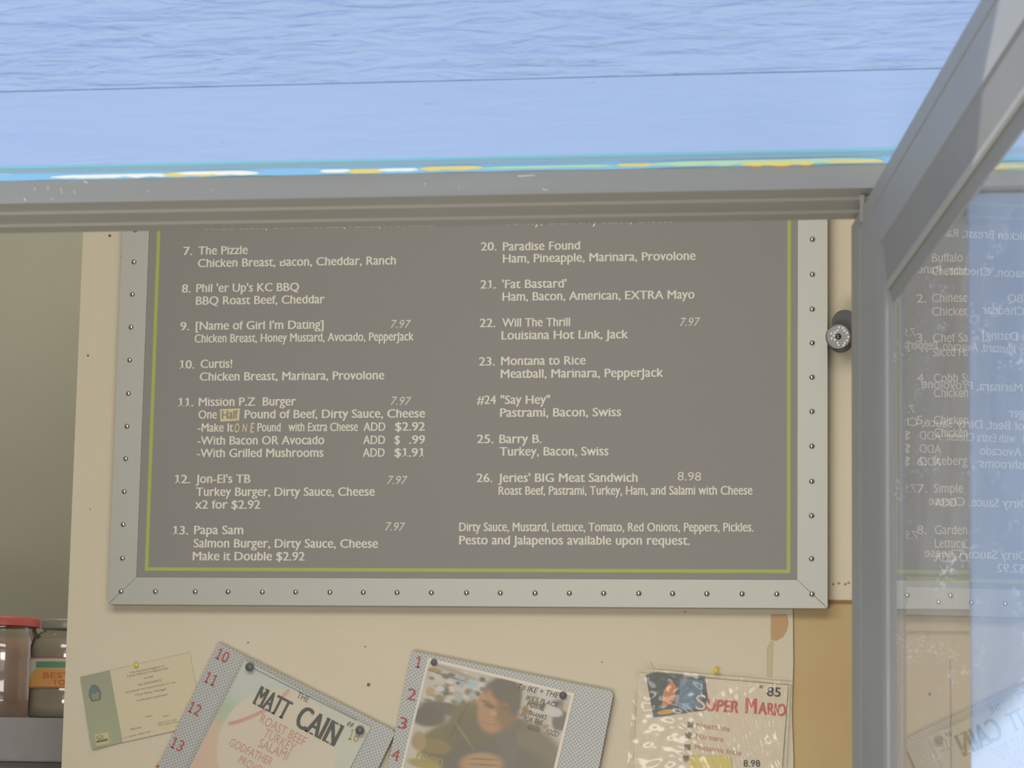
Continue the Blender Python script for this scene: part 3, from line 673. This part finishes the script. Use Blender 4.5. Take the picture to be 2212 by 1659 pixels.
# --- numbered panel A with the baseball sheet
FA = Fr((472, 1388), (855, 1580), D-0.018)
PA = panel('perforated_panel', 'grey perforated panel numbered 10 to 13 in red, tilted left', FA, FA.W, 0.40, 0.018, M_perf, group='numbered perforated panels')
for s, x, y, wpx in (('10', 481.6, 1416.4, 27), ('11', 456, 1466.4, 25), ('12', 421.8, 1531, 27), ('13', 384, 1608, 27), ('14', 345, 1668, 27)):
    mb = MB(); ang = radians(26.6); hw = wpx/2; hh = 12.5
    # baseline centre is below the glyph centre along the panel's down axis
    bx, by = x-hh*sin(ang)-hw*cos(ang), y+hh*cos(ang)-hw*sin(ang)
    write(mb, s, bx, by, bx+2*hw*cos(ang), 25, D-0.0184, 0.012, 0.0, by+2*hw*sin(ang)); mb.build('red_number', M_num, PA)
FS = Fr((529, 1426), (801, 1571), D-0.0205)
SA_ = empty('menu_sheet', (FS.p(0.1, 0.3).x, D-0.019, FS.p(0.1, 0.3).z), 'plastic sleeved sandwich sheet printed with a large baseball', 'poster')
ball = FS.px(650, 1680); ur = FS.px(700, 1750)
def basecol(u, v):
    # soft printed background: white ball in front of pale blue, green and peach
    W_ = (0.66, 0.60, 0.51)
    bgc = mixc(srgb(200, 205, 200)[:3], srgb(182, 198, 176)[:3], ss(0.045, 0.075, v))
    bgc = mixc(bgc, srgb(214, 191, 172)[:3], ss(0.085, 0.11, v))
    if u > 0.14: bgc = mixc(srgb(206, 208, 196)[:3], srgb(186, 198, 178)[:3], ss(0.06, 0.12, v))
    r = hypot(u-BC[0], v-BC[1]); c = mixc(srgb(216, 207, 192)[:3], bgc, ss(BR-0.002, BR+0.002, r))
    return c
b1, b2, b3 = FS.px(484, 1560), FS.px(595, 1488), FS.px(725, 1640)
def circ(a, b, c):
    ax, ay = a; bx, by = b; cx, cy = c; d = 2*(ax*(by-cy)+bx*(cy-ay)+cx*(ay-by))
    x = ((ax*ax+ay*ay)*(by-cy)+(bx*bx+by*by)*(cy-ay)+(cx*cx+cy*cy)*(ay-by))/d
    y = ((ax*ax+ay*ay)*(cx-bx)+(bx*bx+by*by)*(ax-cx)+(cx*cx+cy*cy)*(bx-ax))/d
    return (x, y), hypot(ax-x, ay-y)
BC, BR = circ(b1, b2, b3)
pp = sheet_grid('paper', FS, FS.W, 0.27, 110, 150, painted('baseball_print'), SA_, basecol)
# stitches
st = MB(); M_st = mat('red_stitching', srgb(206, 110, 98), 0.6)
def vee(mb, x, y, ang, L, Y, wd=1.1):
    for sg in (0.75, -0.75):
        a = ang+pi+sg; p = at(x, y, Y); q = at(x+L*cos(a), y+L*sin(a), Y); d = (q-p).normalized(); k = Vector((-d.z, 0, d.x))*wd*Y/FPX*0.5
        mb.poly([p-k, p+k, q+k, q-k])
for i in range(22):
    t_ = i/21; x = 497+(575-497)*t_; y = 1563-(1563-1533)*t_**1.3
    vee(st, x, y, atan2(-30*1.3*t_**.3, 78), 6, D-0.0209)
for i in range(5): t_ = i/4; vee(st, 612+12*t_, 1504-14*t_, -0.85, 6, D-0.0209)
st.build('stitching', M_st, SA_)
M_dark = mat('charcoal_letters', srgb(96, 100, 96), 0.6); M_red2 = mat('faded_red_letters', srgb(204, 158, 146), 0.7); M_gold = mat('gold_letters', srgb(178, 160, 112), 0.6)
YS = D-0.0209
for s, x0, y0, x1, y1, cap, m in (('MATT', 545, 1519, 615, 1556, 43, M_dark), ('CAIN', 633, 1566, 722, 1613, 50, M_dark), ('THE', 640, 1507, 664, 1518, 14, M_dark), ('#', 748, 1566, 762, 1572, 12, M_dark), ('18', 751, 1596, 772, 1604, 24, M_gold),
    ('Roast Beef', 559, 1560, 655, 1612, 20, M_red2), ('Turkey', 567, 1590, 632, 1626, 20, M_red2), ('Salami', 556, 1612, 618, 1643, 20, M_red2), ('Godfather', 493, 1610, 584, 1655, 18, M_red2), ('Provolone', 513, 1648, 600, 1692, 18, M_red2)):
    mb = MB()
    write(mb, s if m is not M_red2 else s.upper(), x0, y0, x1, cap, YS, 0.045 if m is M_dark and cap > 20 else 0.0, 0.0, y1)
    if cap > 40:     # slab feet on the big block letters
        e = (at(x1, y1, YS)-at(x0, y0, YS)).normalized(); up2 = Vector((-e.z, 0, e.x)); k = YS/FPX
        for j in range(4):
            if s == 'CAIN' and j == 0: continue
            t0 = (j+0.5)/4; P = at(x0+(x1-x0)*t0, y0+(y1-y0)*t0, YS); w2 = 7.5*k
            for off in ((0,) if s[j] in 'A' else (0, (cap-4)*k)):
                q = P+up2*off
                for sg in (-6, 6):
                    if s[j] in 'TI' and sg > 0: continue
                    c0 = q+e*(sg*k if s[j] not in 'TI' else 0); ww = 4.6*k
                    mb.poly([c0-e*ww, c0+e*ww, c0+e*ww+up2*3.6*k, c0-e*ww+up2*3.6*k])
    mb.build('print_text', m, SA_)
def wrinkle(seed, amp):
    def f(u, v):
        a = noise.noise(Vector((u*9+v*16, v*5-u*3, seed)));  c = noise.noise(Vector((u*30, v*24, seed+4)))
        return amp*((1-abs(a)*3)*0.7+c*0.5) + 0.0022
    return f
FSs = Fr((525, 1420), (801, 1572), D-0.0205)
sheet_grid('plastic_sleeve', FSs, FSs.W, 0.30, 90, 90, M_film, SA_, disp=wrinkle(3.1, 0.0016), v0=-0.006)
sd = MB(); M_seam = mat('sleeve_seam', srgb(214, 212, 200), 0.3)
for (xa, ya, xb, yb, wd) in ((541, 1440, 771, 1556, 1.6),):
    p = at(xa, ya, D-0.0225); q = at(xb, yb, D-0.0225); d = (q-p).normalized(); k = Vector((-d.z, 0, d.x))*wd*D/FPX*0.5; sd.poly([p-k, q-k, q+k, p+k])
sd.build('sleeve_seam', mat('grey_seam_line', srgb(150, 156, 154), 0.4), SA_)
pin(541.5, 1441.5, D-0.0235, 9.5, M_pin, SA_); pin(779, 1578, D-0.0235, 9.5, M_pin, SA_)

# --- numbered panel B with the signed photograph
FB = Fr((889, 1406), (1326, 1494), D-0.018)
PB = panel('perforated_panel', 'grey perforated panel numbered 1 to 4 in red, holding a photograph', FB, FB.W, 0.40, 0.018, M_perf, group='numbered perforated panels')
for s, x, y, wpx in (('1', 904.4, 1430, 12), ('2', 889.7, 1500, 19), ('3', 870.5, 1562, 19), ('4', 854.7, 1631, 17), ('5', 838, 1697, 19)):
    mb = MB(); ang = radians(11.3); hw = wpx/2; hh = 12.5
    bx, by = x-hh*sin(ang)*-1*-1-hw*cos(ang), y+hh*cos(ang)-hw*sin(ang)
    write(mb, s, bx, by, bx+2*hw*cos(ang), 25, D-0.0184, 0.012, 0.0, by+2*hw*sin(ang)); mb.build('red_number', M_num, PB)
FP = Fr((925, 1421), (1241, 1498), D-0.0195)
PH = empty('photograph', (FP.p(0.1, 0.27).x, D-0.019, FP.p(0.1, 0.27).z), 'signed glossy photo of a person in an olive jacket leaning on a counter', 'photo')
def C(r, g, b_): return srgb(r, g, b_)[:3]
BLOBS = []   # (x, y, rx, ry, rot, soft, colour) in picture pixels, painted in order
def blob(x, y, rx, ry, c, rot=0, soft=0.25): BLOBS.append((x, y, rx, ry, cos(rot), sin(rot), soft, c))
random.seed(5)
for _ in range(70):
    x = random.uniform(925, 1060); y = random.uniform(1455, 1530)
    blob(x, y, random.uniform(4, 11), random.uniform(3, 9), random.choice((C(214, 204, 190), C(150, 140, 116), C(196, 168, 120), C(176, 190, 192), C(120, 114, 98), C(222, 214, 204), C(188, 160, 110))), 0.2, 0.5)
for _ in range(50):
    x = random.uniform(1115, 1225); y = random.uniform(1515, 1600)
    blob(x, y, random.uniform(6, 14), random.uniform(4, 11), random.choice((C(216, 208, 200), C(170, 150, 110), C(150, 126, 96), C(130, 130, 132), C(204, 190, 170))), 0.2, 0.5)
blob(1212, 1560, 20, 24, C(120, 112, 108)); blob(1195, 1538, 20, 10, C(212, 210, 206), 0.2); blob(1205, 1598, 26, 20, C(206, 198, 186)); blob(955, 1530, 50, 14, C(120, 112, 100), 0.15); blob(925, 1548, 40, 22, C(112, 106, 96), 0.1)
blob(985, 1452, 55, 4, C(178, 168, 150), 0.35, 0.3); blob(940, 1448, 16, 5, C(176, 150, 110), 0.2); blob(1020, 1478, 12, 8, C(182, 204, 208)); blob(965, 1460, 50, 1.6, C(130, 126, 110), 0.3)
J = C(132, 122, 88); J2 = C(120, 112, 88); J3 = C(112, 108, 92)
blob(1015, 1560, 46, 46, J, 0.0); blob(955, 1600, 58, 34, J, -0.45); blob(1080, 1610, 120, 70, J2, 0.25); blob(1150, 1630, 70, 52, C(134, 122, 100), 0.5); blob(1060, 1650, 130, 46, J3, 0.1); blob(1095, 1600, 22, 60, C(118, 114, 100), -0.1)
blob(990, 1560, 3, 40, C(112, 104, 76), 0.5, 0.6); blob(940, 1612, 34, 16, C(150, 132, 84), 0.2); blob(1000, 1585, 3, 36, C(146, 134, 96), -0.6, 0.6)
blob(905, 1602, 16, 22, C(176, 150, 112)); blob(1040, 1650, 46, 24, C(190, 152, 112), 0.0); blob(1044, 1640, 34, 2, C(150, 120, 88), 0.05, 0.4); blob(1046, 1652, 34, 2, C(150, 120, 88), 0.05, 0.4)
blob(880, 1640, 30, 26, C(208, 198, 184)); blob(915, 1650, 36, 10, C(176, 160, 96), 0.2)
# head: hair, face
blob(1083, 1505, 41, 42, C(112, 107, 94), 0.3, 0.2); blob(1068, 1534, 36, 50, C(190, 146, 108), 0.25, 0.18); blob(1098, 1530, 26, 44, C(150, 118, 86), 0.25, 0.35)
blob(1094, 1492, 34, 26, C(113, 108, 95), 0.2, 0.2); blob(1112, 1516, 12, 30, C(113, 108, 95), 0.1, 0.25); blob(1040, 1511, 7, 14, C(196, 150, 112), 0.2)
blob(1049, 1516, 11, 3, C(140, 114, 88), 0.25, 0.5); blob(1058, 1525, 12, 5, C(134, 108, 84), 0.25, 0.5); blob(1092, 1531, 12, 4, C(134, 108, 84), 0.3, 0.5); blob(1066, 1541, 7, 5, C(206, 160, 122), 0, 0.6); blob(1056, 1562, 16, 4, C(180, 126, 100), 0.25, 0.5); blob(1056, 1560, 10, 1.5, C(200, 160, 130), 0.25, 0.4)
WHT = C(222, 214, 202)
def photocol(u, v):
    if u < 0.0035 or v < 0.0035 or u > FP.W-0.0045: return C(226, 216, 198)
    P = FP.p(u, v); k = P/P.y; cz = k.dot(_f); x = CX+FPX*k.dot(RT)/cz; y = CY-FPX*k.dot(UP)/cz
    c = mixc(C(214, 206, 196), C(196, 188, 172), noise.noise(Vector((u*40, v*60, 2)))+0.4)
    for bx, by, rx, ry, ca, sa, so, cc in BLOBS:
        dx_, dy_ = x-bx, y-by
        if abs(dx_) > 1.6*max(rx, ry) or abs(dy_) > 1.6*max(rx, ry): continue
        r = hypot((dx_*ca+dy_*sa)/rx, (-dx_*sa+dy_*ca)/ry)
        t_ = 1-ss(1-so, 1+so, r)
        if t_ > 0: c = mixc(c, cc, t_)
    return mixc(c, C(164, 156, 136), 0.2)
sheet_grid('photo_print', FP, FP.W, 0.275, 190, 240, painted('photo_ink', 0.35), PH, photocol)
mb = MB(); mb.poly([FP.p(-0.0005, -0.0005, -0.0006), FP.p(-0.0005, 0.276, -0.0006), FP.p(FP.W+0.0005, 0.276, -0.0006), FP.p(FP.W+0.0005, -0.0005, -0.0006)]); mb.build('photo_backing', M_paper, PH)
YQ = D-0.0199
mb = MB()
for s, x0, y0, x1, y1, cap in (('To IKE + THE', 1118, 1488, 1206, 1508, 12), ("IKE'S PLACE", 1135, 1511, 1205, 1528, 10), ('POSSE,', 1137, 1526, 1175, 1535, 12), ('THANKS', 1140, 1545, 1180, 1555, 10), ('FOR THE', 1130, 1556, 1172, 1566, 10), ('GOOD', 1140, 1575, 1166, 1582, 10), ('FOOD!', 1178, 1585, 1207, 1593, 12)):
    write(mb, s, x0, y0, x1, cap, YQ, -0.004, 0.25, y1)
mb.build('handwriting', M_ink, PH)
mb = MB(); write(mb, 'FOOD', 898, 1638, 955, 15, YQ, 0.02, 0, 1656); mb.build('printed_letters', mat('dull_yellow_letters', srgb(176, 160, 84), 0.6), PH)
pin(938.5, 1431, D-0.0200, 7, M_pin, PH); pin(1217, 1502.5, D-0.0200, 8, M_pin, PH)

# --- sleeved sheet with the red title
FC = Fr((1377, 1447), (1712, 1475), D-0.004)
SC = empty('menu_sheet', (FC.p(0.1, 0.3).x, D, FC.p(0.1, 0.3).z), 'crinkled plastic sleeved sheet with red title and dark card, yellow pin', 'poster')
sheet_grid('paper', FC, FC.W-0.010, 0.29, 20, 20, M_paper, SC, u0=0.004, v0=0.004, disp=lambda u, v: 0.0006*noise.noise(Vector((u*20, v*20, 1))))
YC = D-0.0056
cd = MB(); pc = [(1395, 1458), (1411.4, 1549.4), (1524, 1534), (1529, 1510), (1522.8, 1462), (1417.7, 1452.7)]
cd.poly([at(x, y, YC) for x, y in pc]); card = cd.build('dark_card', mat('dark_grey_card', srgb(104, 108, 108), 0.5), SC)
def softpatch(name, cx, cy, rx, ry, rot, m, sd):
    mb = MB(); pts = []
    for k in range(28):
        a = -2*pi*k/28; q = 1+0.22*noise.noise(Vector((cos(a)*1.3, sin(a)*1.3, sd))); x = rx*q*cos(a); y = ry*q*sin(a)
        pts.append(at(cx+x*cos(rot)-y*sin(rot), cy+x*sin(rot)+y*cos(rot), YC-0.0003))
    mb.poly(pts); mb.build(name, m, card)
mb = MB(); mb.poly([at(x, y, YC-0.0002) for x, y in ((1470, 1466), (1466, 1536), (1516, 1528), (1519, 1470))]); mb.build('blue_patch', mat('slate_blue_ink', srgb(126, 146, 164), 0.6), card)
softpatch('orange_patch', 1446, 1500, 13, 27, 0.35, mat('orange_ink', srgb(212, 150, 110), 0.6), 2.2)
softpatch('yellow_patch', 1438, 1538, 20, 5, -0.15, mat('yellow_orange_ink', srgb(216, 172, 108), 0.6), 5.1)
M_tit = mat('red_title_ink', srgb(206, 108, 96), 0.6)
for s, x0, y0, x1, y1, cap, m, bo in (('S', 1502, 1532.5, 1524, 1534, 32, mat('pale_title_ink', srgb(226, 206, 186), 0.6), 0.0), ('UPER', 1525, 1534.5, 1594.5, 1539.5, 24.5, M_tit, 0.032), ('M', 1609, 1540, 1634, 1541.5, 32, M_tit, 0.032), ('ARIO', 1637, 1541.5, 1697, 1547, 25, M_tit, 0.032),
    ('#', 1640, 1486, 1648, 1486.5, 7, M_ink, 0), ('85', 1656, 1503, 1686, 1505, 19, M_ink, 0.01), ('Meatballs', 1503, 1570, 1575, 1580, 9, M_red2, -0.005), ('Marinara', 1503, 1594, 1562, 1602, 9, M_red2, -0.005), ('Mozzarella Sticks', 1500, 1617, 1600, 1632, 9, M_red2, -0.005), ('8.98', 1606, 1656, 1642, 1656, 14, M_ink, 0)):
    mb = MB(); write(mb, s, x0, y0, x1, cap, YC-0.0004, bo, 0.1 if s == 'UPER' else 0, y1); mb.build('print_text', m, SC)
M_bul = mat('grey_bullet_ink', srgb(140, 128, 112), 0.6)
for x, y in ((1491.6, 1564.6), (1486.6, 1588.6), (1484.8, 1614), (1481.5, 1638)):
    mb = MB(); mb.poly([at(x+a, y+b_, YC-0.0002) for a, b_ in ((-6.3, -6), (-6.6, 6), (6, 6.6), (6.3, -5.6))]); mb.build('bullet_square', M_bul, SC)
mb = MB(); mb.poly([at(x, y, YC-0.0001) for x, y in ((1492, 1632), (1488, 1680), (1585, 1680), (1578, 1632))]); mb.build('yellow_highlight', mat('yellow_highlight', srgb(222, 206, 138), 0.7), SC)
FCs = Fr((1374, 1444), (1713, 1474.7), D-0.0065)
def streaks(u, v):
    a = 0.9+0.6*noise.noise(Vector((u*6, v*6, 9)))
    p_ = Vector(((u*cos(a)+v*sin(a))*22, (-u*sin(a)+v*cos(a))*85, 2.5)); q_ = Vector(((u-v)*24, (u+v)*55, 7.5))
    return 0.0042+0.0022*noise.noise(p_)+0.0016*noise.noise(q_)+0.0016*noise.noise(Vector((u*14, v*14, 4)))
sheet_grid('plastic_sleeve', FCs, FCs.W, 0.31, 260, 240, M_film2, SC, disp=streaks)
FCt = Fr((1394, 1430), (1706, 1463), D-0.0045)
sheet_grid('sleeve_flap', FCt, FCt.W, 0.0105, 40, 4, M_film, SC, disp=lambda u, v: 0.001*noise.noise(Vector((u*60, v*60, 1))))
mb = MB()
for (xa, ya, xb, yb, wd) in ((1401, 1447, 1712, 1475, 1.8), (1400, 1429, 1409, 1446, 1.6), (1706, 1480, 1697, 1659, 1.6), (1372, 1515, 1365, 1659, 1.2)):
    p = at(xa, ya, D-0.009); q = at(xb, yb, D-0.009); d = (q-p).normalized(); k = Vector((-d.z, 0, d.x))*wd*D/FPX*0.5; mb.poly([p-k, p+k, q+k, q-k][::-1])
mb.build('sleeve_seam', M_seam, SC)
pin(1546.8, 1449, D-0.009, 6, M_ypin, SC)

# --- certificate
FD = Fr((173, 1463), (399, 1412), D-0.0030)
CE = empty('certificate', (FD.p(0.08, 0.12).x, D, FD.p(0.08, 0.12).z), 'small yellowed certificate with olive side band, yellow pin', 'paper')
H_ = 0.111
def curl(u, v): return 0.0005+0.004*(1-ss(0, 0.05, u))*ss(0.0, 0.1, v)
bw = FD.px(237.6, 1446.4)[0]
def certcol(u, v):
    c = mixc(C(160, 160, 138), C(164, 168, 136), v/H_) if u < bw else C(212, 200, 168)
    e = FD.px(205.7, 1500)
    dx_, dy_ = (u-e[0]), (v-e[1])
    r = hypot(dx_/0.0095, dy_/0.015)
    if r < 1 and dy_ < 0.010: c = C(112, 122, 112)
    if r < 0.66 and dy_ < 0.008: c = C(150, 146, 118)
    if hypot(dx_/0.006, (dy_+0.007)/0.006) < 1: c = C(108, 128, 132)
    f_ = FD.px(221.6, 1596)
    if abs(u-f_[0]) < 0.0105 and abs(v-f_[1]) < 0.0085: c = C(196, 188, 140)
    if abs(u-f_[0]) < 0.009 and 0.001 < v-f_[1] < 0.0045: c = C(118, 116, 92)
    if hypot((u-f_[0]+0.003)/0.0055, (v-f_[1]+0.003)/0.0028) < 1 and hypot((u-f_[0]+0.003)/0.004, (v-f_[1]+0.003)/0.0016) > 1: c = C(118, 116, 92)
    return c
sheet_grid('paper', FD, FD.W+0.008, H_, 170, 120, painted('certificate_print', 0.7), CE, certcol, disp=curl)
YD = D-0.0042
M_fine = mat('fine_print', srgb(156, 142, 120), 0.7)
mb = MB()
for s, xa, ya, xb, yb, cap in (('The National Registry of', 280, 1455.5, 356, 1440, 4.2), ('Food Safety Professionals', 275, 1463, 364, 1445, 4.2), ('certifies', 311, 1466.5, 331, 1462.5, 3.6), ('has successfully', 298, 1481.5, 350, 1470.5, 5), ('completed the requirements for the', 271, 1497.5, 379, 1475, 4), ('Food Safety Manager', 293, 1503.5, 360, 1490, 4.5), ('Certification Examination', 295, 1515.5, 363, 1501.5, 4), ('President', 314, 1550, 330, 1547, 3.4), ('dated', 352, 1549, 364, 1546.5, 3), ('valid for five years', 341, 1564, 382, 1555.5, 3), ('from date shown', 342, 1568.5, 386, 1560, 3), ('registry number', 282, 1577, 306, 1572.5, 4), ('all rights reserved', 268, 1595, 325, 1581, 3)):
    write(mb, s, xa, ya, xb, cap, YD, 0.0, 0, yb)
mb.build('fine_print', M_fine, CE)
pin(295, 1436.5, D-0.006, 5, M_ypin, CE)

# ------------------------------------------------------------------ shelf and jars in the room beyond (left)
YJ = 4.62
zs = at(60, 1550, YJ-0.10).z
SH = empty('steel_shelf', (-1.3, YJ, zs-0.2), 'grey steel shelf unit under the two jars', 'shelf')
a = at(60, 1645, YJ-0.10).z
mb = MB(); mb.box((-2.2, YJ-0.10, a), (-0.95, YJ+0.42, zs), bev=0.002); mb.build('shelf_top', mat('grey_steel', srgb(166, 164, 164), 0.5, 0.1, vary=(40, 0.5, srgb(156, 154, 154))), SH)
mb = MB(); mb.box((-2.2, YJ-0.07, -1.6), (-0.95, YJ+0.40, a-0.001)); mb.build('cabinet', mat('dark_steel', srgb(140, 138, 140), 0.5, 0.1), SH)
mb = MB()
ZJ = YJ+0.03
def jar(name, label, cx, y_top, rpx, neck, cap_m, body_m, fill, back=0.0):
    ZJ = YJ+0.03+back
    c = at(cx, 1550, ZJ); k = ZJ/FPX; top = at(cx, y_top, ZJ).z; h = top-zs; r = rpx*k; nr = neck*k
    root = empty(name, (c.x, ZJ, zs), label, 'jar', 'plastic food jars on the shelf')
    b_ = MB(); lidh = 0.014
    b_.lathe([(r*.9, 0), (r, .006), (r, h*.30), (r*.985, h*.32), (r*.985, h*.62), (r, h*.64), (r, h*.74), (r*.9, h*.84), (nr, h*.885), (nr, h-lidh)], (c.x, ZJ, zs), (0, 0, 1), 48); b_.build('jar_body', M_jar, root)
    f_ = MB(); f_.lathe([(r*.86, .003), (r*.95, .008), (r*.95, h*.70), (r*.86, h*.80)], (c.x, ZJ, zs), (0, 0, 1), 40); f_.build('contents', fill, root)
    l_ = MB(); l_.lathe([(nr*1.12, h-lidh-0.002), (nr*1.13, h-0.003), (nr*1.07, h), (nr*.5, h+.0005)], (c.x, ZJ, zs), (0, 0, 1), 48); l_.build('lid', cap_m, root)
    return root, c, r, h
M_fill1 = mat('dark_red_contents', srgb(166, 150, 138), 0.5, vary=(25, 0.9, srgb(186, 150, 136)))
M_fill2 = mat('grey_contents', srgb(172, 164, 148), 0.5, vary=(25, 0.8, srgb(180, 166, 146)))
jar('food_jar', 'dark food jar with a red lid, left of the labelled jar', 0, 1335, 85, 72, mat('red_lid', srgb(190, 88, 84), 0.45), None, M_fill1, 0.15)
J2, c2, r2, h2 = jar('food_jar', 'clear food jar with a white, green and orange label, half behind the wall edge', 138, 1340, 80, 52, mat('clear_lid', srgb(150, 150, 138), 0.3), None, M_fill2)
def wrapz(y): return at(138, y, ZJ-r2).z
def wrap(name, y0, y1, a0, a1, rr, m, parent, shape=None):
    mb = MB(); n = 40; z0, z1 = wrapz(y1), wrapz(y0)
    for i in range(n):
        t0, t1 = i/n, (i+1)/n
        def pt(t_, top):
            a = a0+(a1-a0)*t_; zt_ = z1 if shape is None else z0+(z1-z0)*shape(t_)
            return Vector((c2.x+rr*sin(a), ZJ-rr*cos(a), zt_ if top else z0))
        mb.poly([pt(t0, 0), pt(t1, 0), pt(t1, 1), pt(t0, 1)], 0, True)
    return mb.build(name, m, parent)
lb = wrap('label', 1421, 1485, -1.35, 1.35, r2+0.0006, mat('jar_label_white', srgb(206, 206, 196), 0.5), J2)
wrap('label_edge', 1420, 1422.5, -1.35, 1.35, r2+0.0009, M_tit, lb)
wrap('label_edge', 1483, 1486, -1.35, 1.35, r2+0.0009, M_tit, lb)
wrap('green_band', 1429, 1442.5, -0.62, 0.62, r2+0.0010, mat('label_green', srgb(104, 156, 118), 0.5), lb)
wrap('orange_field', 1444, 1483, -1.15, 1.15, r2+0.0010, mat('label_orange', srgb(224, 168, 92), 0.5), lb, lambda t_: min(1, 1.25*sin(pi*t_)**0.7+0.05))
mb = MB()
for s, x0, y0, x1, cap in (('BEST', 92, 1464, 152, 12), ('TOS', 113, 1479, 150, 11)):
    write(mb, s, x0, y0, x1, cap, ZJ-r2-0.0015, 0.01)
mb.build('label_text', mat('label_red', srgb(206, 110, 78), 0.5), lb)
